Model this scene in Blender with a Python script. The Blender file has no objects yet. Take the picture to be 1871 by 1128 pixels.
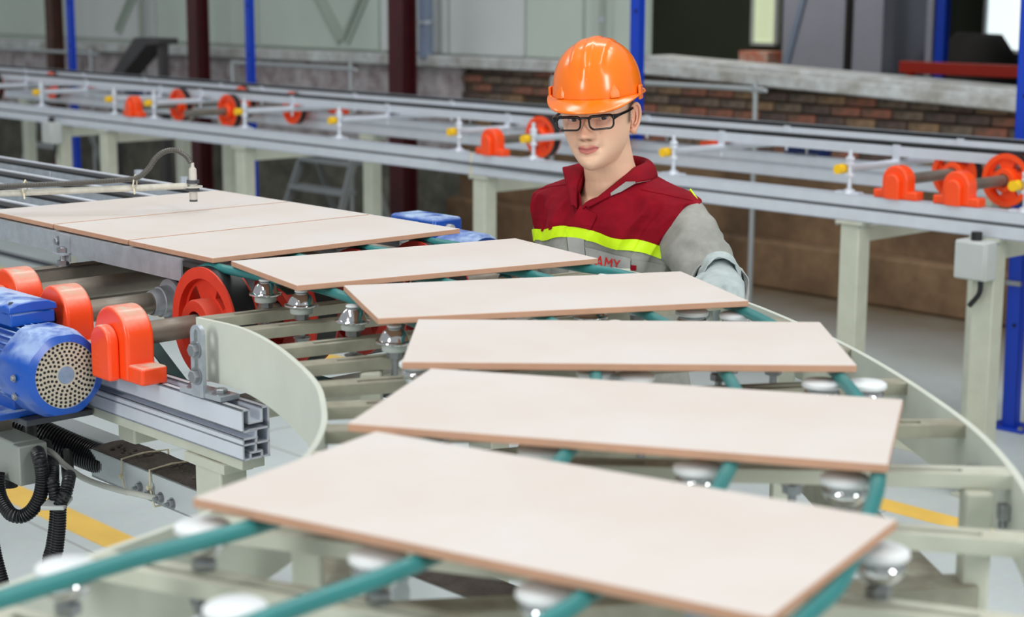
import bpy, bmesh, math, random
from mathutils import Vector, Matrix, noise
random.seed(7)
SC = bpy.context.scene
COL = SC.collection
PI = math.pi
R = math.radians

# ------------------------------------------------------------------ camera
cam_d = bpy.data.cameras.new('camera'); cam = bpy.data.objects.new('camera', cam_d); COL.objects.link(cam)
pitch, roll = .1841, .0038
cp, sp, cr, sr = math.cos(pitch), math.sin(pitch), math.cos(roll), math.sin(roll)
fwd = Vector((0, cp, -sp)); up = Vector((0, sp, cp)); rt = Vector((1, 0, 0))
r2 = cr*rt + sr*up; u2 = cr*up - sr*rt
M = Matrix((r2, u2, -fwd)).transposed().to_4x4(); M.translation = (0, 0, 1.82)
cam.matrix_world = M
cam_d.sensor_width = 36; cam_d.sensor_fit = 'HORIZONTAL'; cam_d.lens = 3102.4/1871*36
cam_d.clip_start = .05; cam_d.clip_end = 100
cam_d.dof.use_dof = True; cam_d.dof.focus_distance = 3.3; cam_d.dof.aperture_fstop = 4.5
SC.camera = cam

# ------------------------------------------------------------------ world, lights, exposure
wd = bpy.data.worlds.new('hall_daylight'); SC.world = wd; wd.use_nodes = True
bg = wd.node_tree.nodes['Background']; bg.inputs[0].default_value = (.93, .97, 1, 1); bg.inputs[1].default_value = .62
def area(name, loc, size, size_y, energy, color=(1, 1, 1), target=None):
    l = bpy.data.lights.new(name, 'AREA'); l.shape = 'RECTANGLE'; l.size = size; l.size_y = size_y
    l.energy = energy; l.color = color
    o = bpy.data.objects.new(name, l); COL.objects.link(o); o.location = loc
    d = (Vector(target) - Vector(loc)) if target else Vector((0, 0, -1))
    o.rotation_euler = d.to_track_quat('-Z', 'Y').to_euler()
    return o
area('roof_light_strip', (2.6, 2.2, 6.5), 1.0, 7, 260, (1, .98, .95))
area('roof_light_strip', (-2.2, 1.0, 6.5), 1.0, 7, 260, (1, .98, .95))
area('roof_light_strip', (0.5, 7.0, 6.8), 5, 1.0, 220, (.96, .98, 1))
area('roof_light_strip', (-6.5, 9.0, 6.8), 5, 1.0, 220, (.96, .98, 1))
area('bay_fill', (.95, 13.2, 4.05), 2.5, 1.0, 130, (1, .97, .9))  # fill light added to brighten the dark bay
area('side_window_light', (4.6, -2.2, 3.6), 1.3, 3.4, 380, (1, .99, .97), (0, 3.6, 1.2))
area('side_window_light', (-4.6, -2.6, 3.6), 1.3, 3.4, 350, (1, .99, .97), (0, 3.6, 1.2))
SC.view_settings.view_transform = 'Standard'; SC.view_settings.look = 'None'
SC.view_settings.exposure = -.76; SC.view_settings.gamma = 1; SC.view_settings.use_curve_mapping = False

# ------------------------------------------------------------------ materials
def lin(c):
    c = c/255
    return c/12.92 if c <= .04045 else ((c+.055)/1.055)**2.4
def rgb(*c): return (lin(c[0]), lin(c[1]), lin(c[2]), 1)
def mat(name, c, rough=.5, metal=0., var=.0, scale=8., bump=0., bscale=60., c2=None, dust=None, spec=None, coat=0., stretch=None):
    m = bpy.data.materials.new(name); m.use_nodes = True
    nt = m.node_tree; b = nt.nodes['Principled BSDF']; N = nt.nodes.new; L = nt.links.new
    b.inputs['Base Color'].default_value = rgb(*c); b.inputs['Roughness'].default_value = rough
    b.inputs['Metallic'].default_value = metal
    if spec is not None: b.inputs['Specular IOR Level'].default_value = spec
    if coat: b.inputs['Coat Weight'].default_value = coat; b.inputs['Coat Roughness'].default_value = .12
    col = None
    tc = N('ShaderNodeTexCoord'); src = tc.outputs['Object']
    if stretch:
        mp = N('ShaderNodeMapping'); mp.inputs['Scale'].default_value = stretch; L(src, mp.inputs['Vector']); src = mp.outputs['Vector']
    if var or c2:
        n = N('ShaderNodeTexNoise'); n.inputs['Scale'].default_value = scale; n.inputs['Detail'].default_value = 6; n.inputs['Roughness'].default_value = .62
        L(src, n.inputs['Vector'])
        rp = N('ShaderNodeValToRGB'); rp.color_ramp.elements[0].position = .36; rp.color_ramp.elements[1].position = .66
        k = 1-var; rp.color_ramp.elements[0].color = rgb(*c2) if c2 else tuple(x*k for x in rgb(*c)[:3])+(1,)
        rp.color_ramp.elements[1].color = rgb(*c)
        L(n.outputs['Fac'], rp.inputs['Fac']); col = rp.outputs['Color']
    if dust:
        # settled dust: on faces that look upwards, broken up by noise
        g = N('ShaderNodeNewGeometry'); sx = N('ShaderNodeSeparateXYZ'); L(g.outputs['Normal'], sx.inputs[0])
        mr = N('ShaderNodeMapRange'); mr.inputs['From Min'].default_value = .3; mr.inputs['From Max'].default_value = .95; L(sx.outputs['Z'], mr.inputs['Value'])
        n2 = N('ShaderNodeTexNoise'); n2.inputs['Scale'].default_value = 22; n2.inputs['Detail'].default_value = 5; L(tc.outputs['Object'], n2.inputs['Vector'])
        r2_ = N('ShaderNodeMapRange'); r2_.inputs['From Min'].default_value = .35; r2_.inputs['From Max'].default_value = .6; L(n2.outputs['Fac'], r2_.inputs['Value'])
        mu = N('ShaderNodeMath'); mu.operation = 'MULTIPLY'; L(mr.outputs[0], mu.inputs[0]); L(r2_.outputs[0], mu.inputs[1])
        mu2 = N('ShaderNodeMath'); mu2.operation = 'MULTIPLY'; L(mu.outputs[0], mu2.inputs[0]); mu2.inputs[1].default_value = dust[3]
        mx = N('ShaderNodeMix'); mx.data_type = 'RGBA'; L(mu2.outputs[0], mx.inputs['Factor'])
        if col: L(col, mx.inputs['A'])
        else: mx.inputs['A'].default_value = rgb(*c)
        mx.inputs['B'].default_value = rgb(*dust[:3]); col = mx.outputs['Result']
        rm = N('ShaderNodeMapRange'); rm.inputs['To Min'].default_value = rough; rm.inputs['To Max'].default_value = .9; L(mu2.outputs[0], rm.inputs['Value']); L(rm.outputs[0], b.inputs['Roughness'])
    if col: L(col, b.inputs['Base Color'])
    if bump:
        nb = N('ShaderNodeTexNoise'); nb.inputs['Scale'].default_value = bscale; nb.inputs['Detail'].default_value = 4; L(src, nb.inputs['Vector'])
        bp = N('ShaderNodeBump'); bp.inputs['Strength'].default_value = bump; bp.inputs['Distance'].default_value = .004
        L(nb.outputs['Fac'], bp.inputs['Height']); L(bp.outputs['Normal'], b.inputs['Normal'])
    return m
def emit(name, c, s):
    m = bpy.data.materials.new(name); m.use_nodes = True; nt = m.node_tree; b = nt.nodes['Principled BSDF']
    b.inputs['Base Color'].default_value = rgb(*c); b.inputs['Emission Color'].default_value = rgb(*c); b.inputs['Emission Strength'].default_value = s
    return m
def glass(name, tint=(1, 1, 1), refl=.12):
    m = bpy.data.materials.new(name); m.use_nodes = True; nt = m.node_tree; nt.nodes.clear(); N = nt.nodes.new; L = nt.links.new
    o = N('ShaderNodeOutputMaterial'); mx = N('ShaderNodeMixShader'); t = N('ShaderNodeBsdfTransparent'); g = N('ShaderNodeBsdfGlossy')
    t.inputs[0].default_value = tint+(1,); g.inputs['Roughness'].default_value = .02
    mx.inputs[0].default_value = refl; L(t.outputs[0], mx.inputs[1]); L(g.outputs[0], mx.inputs[2]); L(mx.outputs[0], o.inputs[0])
    return m
m_tile = mat('tile_engobe', (209, 204, 200), .62, var=.035, scale=3.0, c2=(205, 196, 188), spec=.35)
m_tbody = mat('tile_biscuit', (192, 150, 124), .85, var=.08, scale=40)
m_cord = mat('teal_polyurethane_cord', (50, 130, 130), .38, var=.12, scale=14)
m_belt = mat('dark_green_belt', (38, 84, 82), .55, var=.2, scale=20)
m_cream = mat('cream_painted_steel', (196, 200, 184), .45, var=.10, scale=12, dust=(150, 142, 122, .35))
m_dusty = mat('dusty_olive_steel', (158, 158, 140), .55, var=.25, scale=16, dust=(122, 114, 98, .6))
m_ring = mat('pale_painted_rail', (206, 212, 200), .42, var=.07, scale=9)
m_galv = mat('galvanised_steel', (182, 190, 198), .42, .4, var=.22, scale=30)
m_alu = mat('anodised_aluminium', (220, 226, 236), .42, .35, var=.06, scale=14)
m_aluend = mat('sawn_aluminium', (190, 190, 180), .5, .5)
m_dark = mat('dark_recess', (34, 34, 36), .7)
m_groove = mat('grey_slot_strip', (82, 88, 92), .6)
m_rub = mat('black_rubber', (20, 21, 24), .5)
m_corr = mat('black_corrugated_plastic', (26, 27, 30), .35)
m_steel = mat('dusty_shaft_steel', (140, 134, 124), .42, .6, var=.2, scale=18, dust=(128, 116, 98, .5))
m_chrome = mat('chrome', (225, 226, 228), .09, 1.0)
m_zinc = mat('zinc_bolt', (168, 172, 176), .35, .85, var=.15, scale=50)
m_white = mat('white_nylon', (222, 228, 230), .45)
m_whiteg = mat('grey_white_nylon', (190, 198, 194), .5)
m_org = mat('orange_enamel', (250, 76, 24), .28, var=.06, scale=20, dust=(196, 176, 156, 1.0), coat=.3)
m_orgc = mat('clean_orange_enamel', (252, 80, 22), .35, var=.05, scale=20, coat=.2)
m_redw = mat('orange_red_wheel_paint', (226, 62, 36), .5, var=.18, scale=16, dust=(180, 100, 80, .5))
m_redw2 = mat('deep_red_wheel_paint', (190, 50, 34), .5, var=.2, scale=16)
m_blue = mat('blue_motor_enamel', (6, 82, 184), .32, var=.12, scale=12, dust=(170, 194, 226, 1.1), coat=.2)
m_bpost = mat('blue_painted_post', (10, 62, 190), .42, var=.08, scale=6)
m_redcol = mat('dark_red_column_paint', (74, 20, 26), .5, var=.3, scale=5)
m_brncol = mat('rusty_brown_column', (82, 52, 40), .6, var=.4, scale=6)
m_yel = mat('yellow_cap_plastic', (246, 196, 22), .4)
m_box = mat('grey_box_enamel', (150, 156, 150), .5, var=.08, scale=8)
m_boxl = mat('light_grey_box', (186, 192, 190), .5, var=.06)
m_tray = mat('tray_painted_steel', (198, 206, 208), .45, var=.06, scale=9)
m_soot = mat('settled_dark_dust', (96, 88, 82), .95, var=.35, scale=26, bump=.8, bscale=90)
m_grille = mat('cream_grille', (196, 190, 172), .5, var=.12, scale=30)
m_hole = mat('grille_hole', (22, 24, 30), .8)
m_tie = mat('ivory_cable_tie', (214, 206, 178), .5)
m_sens = mat('sensor_grey_plastic', (196, 192, 184), .5, var=.08, scale=60)
m_sensd = mat('sensor_dark_plastic', (66, 68, 74), .5)
m_rod = mat('weathered_white_rod', (204, 202, 190), .5, var=.22, scale=50)
m_flex = mat('steel_flex_conduit', (112, 110, 106), .38, .5)

# ------------------------------------------------------------------ geometry helpers
A0 = .743
RZ = A0 - PI/2
U = Vector((math.sin(A0), -math.cos(A0), 0)); V = Vector((math.cos(A0), math.sin(A0), 0))
def xy(u, v, z=0): return U*u + V*v + Vector((0, 0, z))
FR = {}          # thing -> origin in the frame its parts are written in
def tag(o, label=None, cat=None, group=None, kind=None):
    if label: o['label'] = label
    if cat: o['category'] = cat
    if group: o['group'] = group
    if kind: o['kind'] = kind
    return o
def thing(name, label, cat, org=(0, 0, 0), group=None, uv=True, kind=None):
    o = bpy.data.objects.new(name, None); COL.objects.link(o); o.empty_display_size = .05
    org = Vector(org)
    if uv: o.location = xy(*org); o.rotation_euler = (0, 0, RZ)
    else: o.location = org
    FR[o.name] = org
    return tag(o, label, cat, group, kind)
def frame_of(p):
    while p is not None:
        if p.name in FR: return FR[p.name]
        p = p.parent
    return Vector((0, 0, 0))
class B:
    def __init__(s): s.v = []; s.f = []; s.mi = []; s.cur = 0
    def add(s, vs, fs, mi=None):
        b = len(s.v); s.v += [Vector(x) for x in vs]
        for f in fs: s.f.append([b+i for i in f]); s.mi.append(s.cur if mi is None else mi)
        return s
    def box(s, x0, x1, y0, y1, z0, z1, M=None, mi=None):
        vs = [Vector((x, y, z)) for z in (z0, z1) for y in (y0, y1) for x in (x0, x1)]
        if M: vs = [M @ v for v in vs]
        return s.add(vs, [(0, 2, 3, 1), (4, 5, 7, 6), (0, 1, 5, 4), (2, 6, 7, 3), (0, 4, 6, 2), (1, 3, 7, 5)], mi)
    def bar(s, p, q, w, h, mi=None, upv=(0, 0, 1)):
        "rectangular bar from p to q, w wide, top face along the line, h deep"
        p, q = Vector(p), Vector(q); d = (q-p); l = d.length; d.normalize(); uu = Vector(upv); sd = d.cross(uu).normalized(); uu = sd.cross(d)
        vs = []
        for c in (p, q):
            for a, b in ((-.5, 0), (.5, 0), (.5, -1), (-.5, -1)): vs.append(c+sd*(a*w)+uu*(b*h))
        return s.add(vs, [(0, 1, 2, 3), (7, 6, 5, 4), (0, 4, 5, 1), (1, 5, 6, 2), (2, 6, 7, 3), (3, 7, 4, 0)], mi)
    def prism(s, pts, z0, z1, M=None, mi=None):
        n = len(pts); vs = [Vector((x, y, z0)) for x, y in pts]+[Vector((x, y, z1)) for x, y in pts]
        if M: vs = [M @ v for v in vs]
        return s.add(vs, [tuple(range(n-1, -1, -1)), tuple(range(n, 2*n))]+[(i, (i+1) % n, n+(i+1) % n, n+i) for i in range(n)], mi)
    def lathe(s, prof, n=24, M=None, mi=None):
        "profile [(r,z)] about local z"
        vs = []; fs = []; k = len(prof)
        for r, z in prof:
            for i in range(n):
                a = 2*PI*i/n; vs.append(Vector((r*math.cos(a), r*math.sin(a), z)))
        if M: vs = [M @ v for v in vs]
        for j in range(k-1):
            for i in range(n): fs.append((j*n+i, j*n+(i+1) % n, (j+1)*n+(i+1) % n, (j+1)*n+i))
        if tuple(prof[0]) != tuple(prof[-1]):
            if prof[0][0] > 1e-6: fs.append(tuple(range(n-1, -1, -1)))
            if prof[-1][0] > 1e-6: fs.append(tuple(range((k-1)*n, k*n)))
        return s.add(vs, fs, mi)
    def cyl(s, p, q, r, r1=None, n=16, mi=None):
        p, q = Vector(p), Vector(q); return s.lathe([(r, 0), (r if r1 is None else r1, (q-p).length)], n, axis(p, q), mi)
    def hexa(s, c, r, h, M=None, mi=None):
        c = Vector(c); return s.lathe([(r, 0), (r, h*.85), (r*.9, h)], 6, Matrix.Translation(c) @ (M or Matrix()), mi)
    def tube(s, pts, r, n=10, closed=False, mi=None, caps=True):
        pts = [Vector(p) for p in pts]; m = len(pts); rs = r if isinstance(r, (list, tuple)) else [r]*m
        ta = []
        for i in range(m):
            a = pts[(i-1) % m] if (closed or i) else pts[0]; b = pts[(i+1) % m] if (closed or i < m-1) else pts[-1]
            ta.append((b-a).normalized())
        nn = ta[0].orthogonal().normalized()
        if abs(ta[0].z) < .9: nn = (Vector((0, 0, 1))-ta[0]*ta[0].z).normalized()
        vs = []
        for i in range(m):
            nn = (nn-ta[i]*nn.dot(ta[i])).normalized(); bb = ta[i].cross(nn)
            for k in range(n):
                a = 2*PI*k/n; vs.append(pts[i]+(nn*math.cos(a)+bb*math.sin(a))*rs[i])
        fs = [(i*n+k, i*n+(k+1) % n, ((i+1) % m)*n+(k+1) % n, ((i+1) % m)*n+k) for i in range(m if closed else m-1) for k in range(n)]
        if caps and not closed: fs += [tuple(range(n-1, -1, -1)), tuple(range((m-1)*n, m*n))]
        return s.add(vs, fs, mi)
    def corr(s, pts, r, period=.005, depth=.2, n=14, mi=None):
        "corrugated hose along a polyline"
        P = resample(pts, period/3); rs = [r*(1 if i % 3 else 1-depth) for i in range(len(P))]
        return s.tube(P, rs, n, mi=mi)
    def build(s, name, ms, parent=None, smooth=30, bevel=0., segs=2):
        me = bpy.data.meshes.new(name); og = frame_of(parent) if parent is not None else Vector((0, 0, 0))
        me.from_pydata([v-og for v in s.v], [], s.f)
        if not isinstance(ms, (list, tuple)): ms = [ms]
        for m in ms: me.materials.append(m)
        if len(ms) > 1: me.polygons.foreach_set('material_index', s.mi)
        bm = bmesh.new(); bm.from_mesh(me); bmesh.ops.recalc_face_normals(bm, faces=bm.faces); bm.to_mesh(me); bm.free()
        if smooth:
            me.polygons.foreach_set('use_smooth', [True]*len(me.polygons)); me.set_sharp_from_angle(angle=R(smooth))
        o = bpy.data.objects.new(name, me); COL.objects.link(o)
        if parent is not None: o.parent = parent
        if bevel:
            b = o.modifiers.new('bevel', 'BEVEL'); b.width = bevel; b.segments = segs; b.limit_method = 'ANGLE'; b.angle_limit = R(40)
        return o
def axis(p, q):
    p, q = Vector(p), Vector(q); d = (q-p).normalized()
    return Matrix.Translation(p) @ d.to_track_quat('Z', 'Y').to_matrix().to_4x4()
def catmull(P, k=8):
    P = [Vector(p) for p in P]; Q = [2*P[0]-P[1]]+P+[2*P[-1]-P[-2]]; out = []
    for i in range(1, len(Q)-2):
        a, b, c, d = Q[i-1:i+3]
        for j in range(k):
            t = j/k; out.append(.5*((2*b)+(c-a)*t+(2*a-5*b+4*c-d)*t*t+(-a+3*b-3*c+d)*t**3))
    out.append(P[-1]); return out
def resample(P, step):
    P = [Vector(p) for p in P]; out = [P[0]]; acc = 0
    for a, b in zip(P, P[1:]):
        l = (b-a).length; t = step-acc
        while t <= l: out.append(a+(b-a)*(t/l)); t += step
        acc = l-(t-step)
    return out
def copy_tree(o, parent=None):
    c = o.copy(); COL.objects.link(c); c.parent = parent
    if o.name in FR: FR[c.name] = FR[o.name]
    for ch in list(o.children): copy_tree(ch, c)
    return c
def bolt(name, c, r, h, M=None, parent=None, m=None, washer=True):
    b = B(); fastener(b, c, r, h, M, washer); return b.build(name, m or m_zinc, parent, 30)
def fastener(b, c, r=.009, h=.008, M=None, washer=True):
    c = Vector(c); M = M or Matrix()
    if washer: b.lathe([(r*1.35, 0), (r*1.35, .0015)], 14, Matrix.Translation(c) @ M)
    b.lathe([(r, .0015), (r, h*.85), (r*.88, h)], 6, Matrix.Translation(c) @ M)
# ------------------------------------------------------------------ the setting
def noisefloor():
    m = bpy.data.materials.new('pale_concrete_floor'); m.use_nodes = True; nt = m.node_tree; b = nt.nodes['Principled BSDF']; N = nt.nodes.new; L = nt.links.new
    tc = N('ShaderNodeTexCoord')
    n = N('ShaderNodeTexNoise'); n.inputs['Scale'].default_value = .9; n.inputs['Detail'].default_value = 7; L(tc.outputs['Object'], n.inputs['Vector'])
    rp = N('ShaderNodeValToRGB'); e = rp.color_ramp.elements; e[0].position = .3; e[0].color = rgb(186, 195, 194); e[1].position = .7; e[1].color = rgb(214, 224, 223)
    L(n.outputs['Fac'], rp.inputs['Fac'])
    n2 = N('ShaderNodeTexNoise'); n2.inputs['Scale'].default_value = 30; n2.inputs['Detail'].default_value = 3; L(tc.outputs['Object'], n2.inputs['Vector'])
    mx = N('ShaderNodeMix'); mx.data_type = 'RGBA'; mx.blend_type = 'MULTIPLY'; mx.inputs['Factor'].default_value = .15; L(rp.outputs['Color'], mx.inputs['A']); L(n2.outputs['Color'], mx.inputs['B'])
    # swept lane in front, trodden brown dirt towards the back wall
    sx = N('ShaderNodeSeparateXYZ'); L(tc.outputs['Object'], sx.inputs[0])
    ad = N('ShaderNodeMath'); ad.operation = 'MULTIPLY_ADD'; L(n.outputs['Fac'], ad.inputs[0]); ad.inputs[1].default_value = 1.6; L(sx.outputs['Y'], ad.inputs[2])
    mr = N('ShaderNodeMapRange'); mr.inputs['From Min'].default_value = 7.7; mr.inputs['From Max'].default_value = 8.9; L(ad.outputs[0], mr.inputs['Value'])
    m2 = N('ShaderNodeMix'); m2.data_type = 'RGBA'; L(mr.outputs[0], m2.inputs['Factor']); L(mx.outputs['Result'], m2.inputs['A']); m2.inputs['B'].default_value = rgb(112, 98, 78)
    L(m2.outputs['Result'], b.inputs['Base Color']); b.inputs['Roughness'].default_value = .42
    return m
def struct(name, b, m, smooth=30, bevel=0, parent=None):
    "a piece of the room written in the u, v, z frame"
    o = b.build(name, m, None, smooth, bevel)
    if parent: o.parent = parent
    else: o.rotation_euler = (0, 0, RZ); o['kind'] = 'structure'
    return o
m_floor = noisefloor()
struct('floor', B().box(-26, 8, -8, 13.5, -.1, 0), m_floor)
m_stripe = mat('yellow_floor_paint', (244, 200, 92), .5, var=.12, scale=5)
m_bstripe = mat('black_floor_paint', (40, 46, 62), .5, var=.12, scale=5)
m_joint = mat('floor_joint_dirt', (150, 150, 146), .8)
struct('trim_1', B().box(-16, 1.5, 2.66, 2.785, 0, .0015), m_stripe)
struct('trim_2', B().box(-16, 1.5, 4.94, 5.06, 0, .0015), m_stripe)
struct('trim_3', B().box(-16, -9.2, 5.30, 5.40, 0, .0015), m_bstripe)
struct('trim_4', B().box(-16, -9.2, 4.82, 4.91, 0, .0015), m_bstripe)
jb = B()
for v in (2.60, 1.4, .2, 3.8): jb.box(-16, 3, v, v+.006, 0, .001)
for u in (-8.2, -7, -5.8, -4.6, -3.4, -2.2, -1): jb.box(u, u+.006, -1, 5, 0, .0011)
struct('trim_5', jb, m_joint)

# back wall: low masonry with a weathered ledge, pale sheet panels above on the left, an opening to a dark bay on the right
WV = 8.43
def plaster(name, ca, cb, cc, sc=2.2, rough=.9):
    m = bpy.data.materials.new(name); m.use_nodes = True; nt = m.node_tree; b = nt.nodes['Principled BSDF']; N = nt.nodes.new; L = nt.links.new
    tc = N('ShaderNodeTexCoord'); n = N('ShaderNodeTexNoise'); n.inputs['Scale'].default_value = sc; n.inputs['Detail'].default_value = 9; n.inputs['Roughness'].default_value = .7
    L(tc.outputs['Object'], n.inputs['Vector']); rp = N('ShaderNodeValToRGB'); e = rp.color_ramp.elements
    e[0].position = .32; e[0].color = rgb(*ca); e[1].position = .68; e[1].color = rgb(*cc); x = e.new(.5); x.color = rgb(*cb)
    L(n.outputs['Fac'], rp.inputs['Fac']); L(rp.outputs['Color'], b.inputs['Base Color']); b.inputs['Roughness'].default_value = rough
    bp = N('ShaderNodeBump'); bp.inputs['Strength'].default_value = .5; bp.inputs['Distance'].default_value = .02; L(n.outputs['Fac'], bp.inputs['Height']); L(bp.outputs['Normal'], b.inputs['Normal'])
    return m
m_mort = plaster('dirty_mortar', (66, 58, 50), (96, 82, 68), (118, 100, 82), 6)
m_dirt = plaster('dusty_earthy_render', (72, 56, 40), (110, 86, 62), (140, 112, 82), 1.6)
m_wash = plaster('worn_whitewash', (112, 92, 94), (166, 158, 160), (196, 192, 194), 5)
m_lowl = plaster('grimy_low_wall', (56, 56, 50), (92, 92, 82), (124, 122, 112), 2.5)
m_ledge = plaster('weathered_ledge', (150, 146, 138), (182, 184, 182), (214, 220, 222), 5, .6)
m_panel = mat('pale_green_sheet', (196, 208, 198), .55, var=.10, scale=.8)
m_panel2 = mat('pale_white_sheet', (206, 212, 210), .55, var=.08, scale=.8)
m_seam = mat('sheet_seam', (148, 158, 150), .6)
wall = struct('wall_back', B().box(-22, 2, WV+.03, WV+.25, 0, 1.235), m_mort)
# bricks, one by one
bm_ = [mat('brick_red', (146, 92, 74), .9, c2=(92, 76, 64), scale=16), mat('brick_dark', (96, 78, 70), .9, c2=(62, 56, 52), scale=16), mat('brick_ochre', (142, 114, 86), .9, c2=(98, 82, 66), scale=16), mat('brick_grey', (118, 102, 88), .9, c2=(74, 66, 58), scale=16)]
bme = []
for k in range(4):
    t = B().box(-.105, .105, -.02, .03, -.0265, .0265).build('brick', bm_[k], None, 0, .004, 1); bme.append(t)
def put_brick(u, z, n):
    src = bme[random.choices(range(4), (3, 3, 2, 3))[0]]
    o = src.copy(); COL.objects.link(o); o.parent = wall; o.location = (u, WV+.0+random.uniform(0, .008), z); o.rotation_euler = (0, 0, random.uniform(-.01, .01))
    o.name = 'brick'
rows = [.80+.0645*i for i in range(8)]
for i, z in enumerate(rows):
    u = -9.62+(0.11 if i % 2 else 0)
    while u < -3.6:
        if not (-9.1 < u < -8.2 and i < 5): put_brick(u, z, 0)
        u += .2205
for t in bme: bpy.data.objects.remove(t)
struct('render_coat', B().box(-9.75, 2, WV-.02, WV+.05, 0, .765).box(-3.5, 2, WV-.005, WV+.05, .765, 1.2), m_dirt, parent=wall)
struct('whitewash_coat', B().box(-22, -9.75, WV-.01, WV+.05, .62, 1.27), m_wash, parent=wall)
struct('lower_render', B().box(-22, -9.75, WV-.02, WV+.05, 0, .62), m_lowl, parent=wall)
struct('baseboard_back', B().box(-9.75, 2, WV-.16, WV-.02, 0, .30), m_dirt, bevel=.02)
def sloped(u0, u1, v0, v1, a0, a1, h):
    return B().add([(u0, v0, a0-h), (u1, v0, a1-h), (u1, v1, a1-h), (u0, v1, a0-h), (u0, v0, a0), (u1, v0, a1), (u1, v1, a1), (u0, v1, a0)],
                   [(0, 1, 2, 3), (4, 7, 6, 5), (0, 4, 5, 1), (1, 5, 6, 2), (2, 6, 7, 3), (3, 7, 4, 0)])
struct('trim_6', sloped(-7.9, 2, WV-.12, WV+.3, 1.375, 1.01, .082), m_ledge, bevel=.012)
struct('trim_7', sloped(-7.9, 2, WV-.03, WV+.3, 1.408, 1.042, .05), m_ledge, bevel=.012)
struct('trim_8', sloped(-22, -7.9, WV-.09, WV+.3, 1.28, 1.36, .085), m_ledge, bevel=.012)
pw = struct('wall_upper', B().box(-22, -7.93, WV+.08, WV+.13, 1.27, 4.2), m_panel)
for i, u in enumerate((-21, -19.3, -17.6, -15.9, -14.2, -12.5, -10.8, -9.1, -8.5)):
    w = 1.68 if i < 7 else (.58 if i == 7 else .55)
    o = B().box(u+.01, u+w, WV+.05, WV+.085, 1.36, 4.2).build('wall_panel', m_panel if i % 3 else m_panel2, None, 30, .004, 1); o.parent = pw
sm = B()
for u in (-13.35, -10.05-.0, -9.95): sm.box(u, u+.012, WV+.04, WV+.055, 1.36, 4.2)
o = sm.build('wall_seam', m_seam, None); o.parent = pw

# dark bay behind the opening
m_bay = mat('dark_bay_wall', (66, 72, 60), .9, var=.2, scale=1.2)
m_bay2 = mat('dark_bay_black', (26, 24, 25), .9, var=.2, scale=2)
m_bayp = mat('grey_bay_panel', (150, 152, 168), .7, var=.12, scale=2)
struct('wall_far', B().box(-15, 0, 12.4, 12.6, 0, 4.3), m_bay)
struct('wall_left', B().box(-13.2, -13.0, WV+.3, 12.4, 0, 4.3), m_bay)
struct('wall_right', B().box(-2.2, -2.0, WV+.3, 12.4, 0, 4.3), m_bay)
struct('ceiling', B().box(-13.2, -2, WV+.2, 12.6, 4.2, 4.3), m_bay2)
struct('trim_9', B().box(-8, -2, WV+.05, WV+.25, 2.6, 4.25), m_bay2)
m_day = emit('window_daylight', (236, 248, 250), 1.6)
m_day2 = emit('window_daylight_green', (214, 226, 190), .9)
m_frame = mat('window_frame_white', (220, 226, 226), .5)
def window(name, u0, u1, z0, z1, m):
    w = struct(name, B().box(u0, u1, 12.37, 12.395, z0, z1), m)
    f = B(); f.box(u0-.03, u0, 12.34, 12.4, z0-.03, z1+.03); f.box(u1, u1+.03, 12.34, 12.4, z0-.03, z1+.03); f.box(u0-.03, u1+.03, 12.34, 12.4, z0-.03, z0); f.box(u0-.03, u1+.03, 12.34, 12.4, z1, z1+.03)
    o = f.build('window_frame', m_frame); o.parent = w
    return w
window('window_1', -10.17, -9.93, 1.38, 3.4, m_day2)
w2 = window('window_2', -7.73, -7.40, 1.38, 3.4, m_day)
sl = B().box(-7.74, -7.36, 12.2, 12.34, 1.27, 1.31).box(-7.72, -7.36, 12.2, 12.34, 1.20, 1.25).build('window_sill', m_frame); sl.parent = w2
# ------------------------------------------------------------------ things standing along the back of the hall
def post_channel(u, v, z0, z1, w, d):
    "folded channel post with a row of holes, open at the back"
    b = B(); t = .006
    b.box(u-w/2, u+w/2, v, v+t, z0, z1); b.box(u-w/2, u-w/2+t, v, v+d, z0, z1); b.box(u+w/2-t, u+w/2, v, v+d, z0, z1)
    return b
m_hole2 = mat('post_hole', (8, 16, 40), .8)
def blue_post(u, v, label, w=.095, z1=4.2, z0=0.):
    t = thing('blue_post', label, 'post', (u, v, 0), 'blue steel posts behind the far conveyor')
    post_channel(u, v, .012, z1, w, .04).build('channel', m_bpost, t, 30, .002)
    B().box(u-.09, u+.09, v-.04, v+.11, 0, .012).build('base_plate', m_bpost, t, 30, .002)
    for k in range(12): B().lathe([(.008, 0), (.008, .003)], 10, axis((u+.008, v-.001, .45+.32*k), (u+.008, v-1, .45+.32*k))).build('bolt_hole', m_hole2, t)
    return t
blue_post(-11.94, 6.37, 'bright blue channel post farthest left, beside the brown column', .066)
blue_post(-9.52, 6.37, 'bright blue channel post between the two dark red columns', .058)
blue_post(-6.02, 6.37, 'bright blue channel post rising right behind the orange hard hat', .068)
tR = blue_post(-3.735, 6.30, 'bright blue channel post at the right edge with its foot on the floor', .066)
for du, dv in ((-.07, -.02), (.07, -.02), (.07, .09), (-.07, .09)): bolt('anchor_bolt', (-3.735+du, 6.30+dv, .012), .011, .012, None, tR)
B().box(-3.77, -3.70, 6.285, 6.30, .62, .64).build('strap', m_zinc, tR)
tR.rotation_euler = Matrix.Rotation(RZ, 4, 'Z').to_3x3().to_4x4().to_euler(); tR.rotation_euler.rotate_axis('Y', R(-.8))

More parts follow.
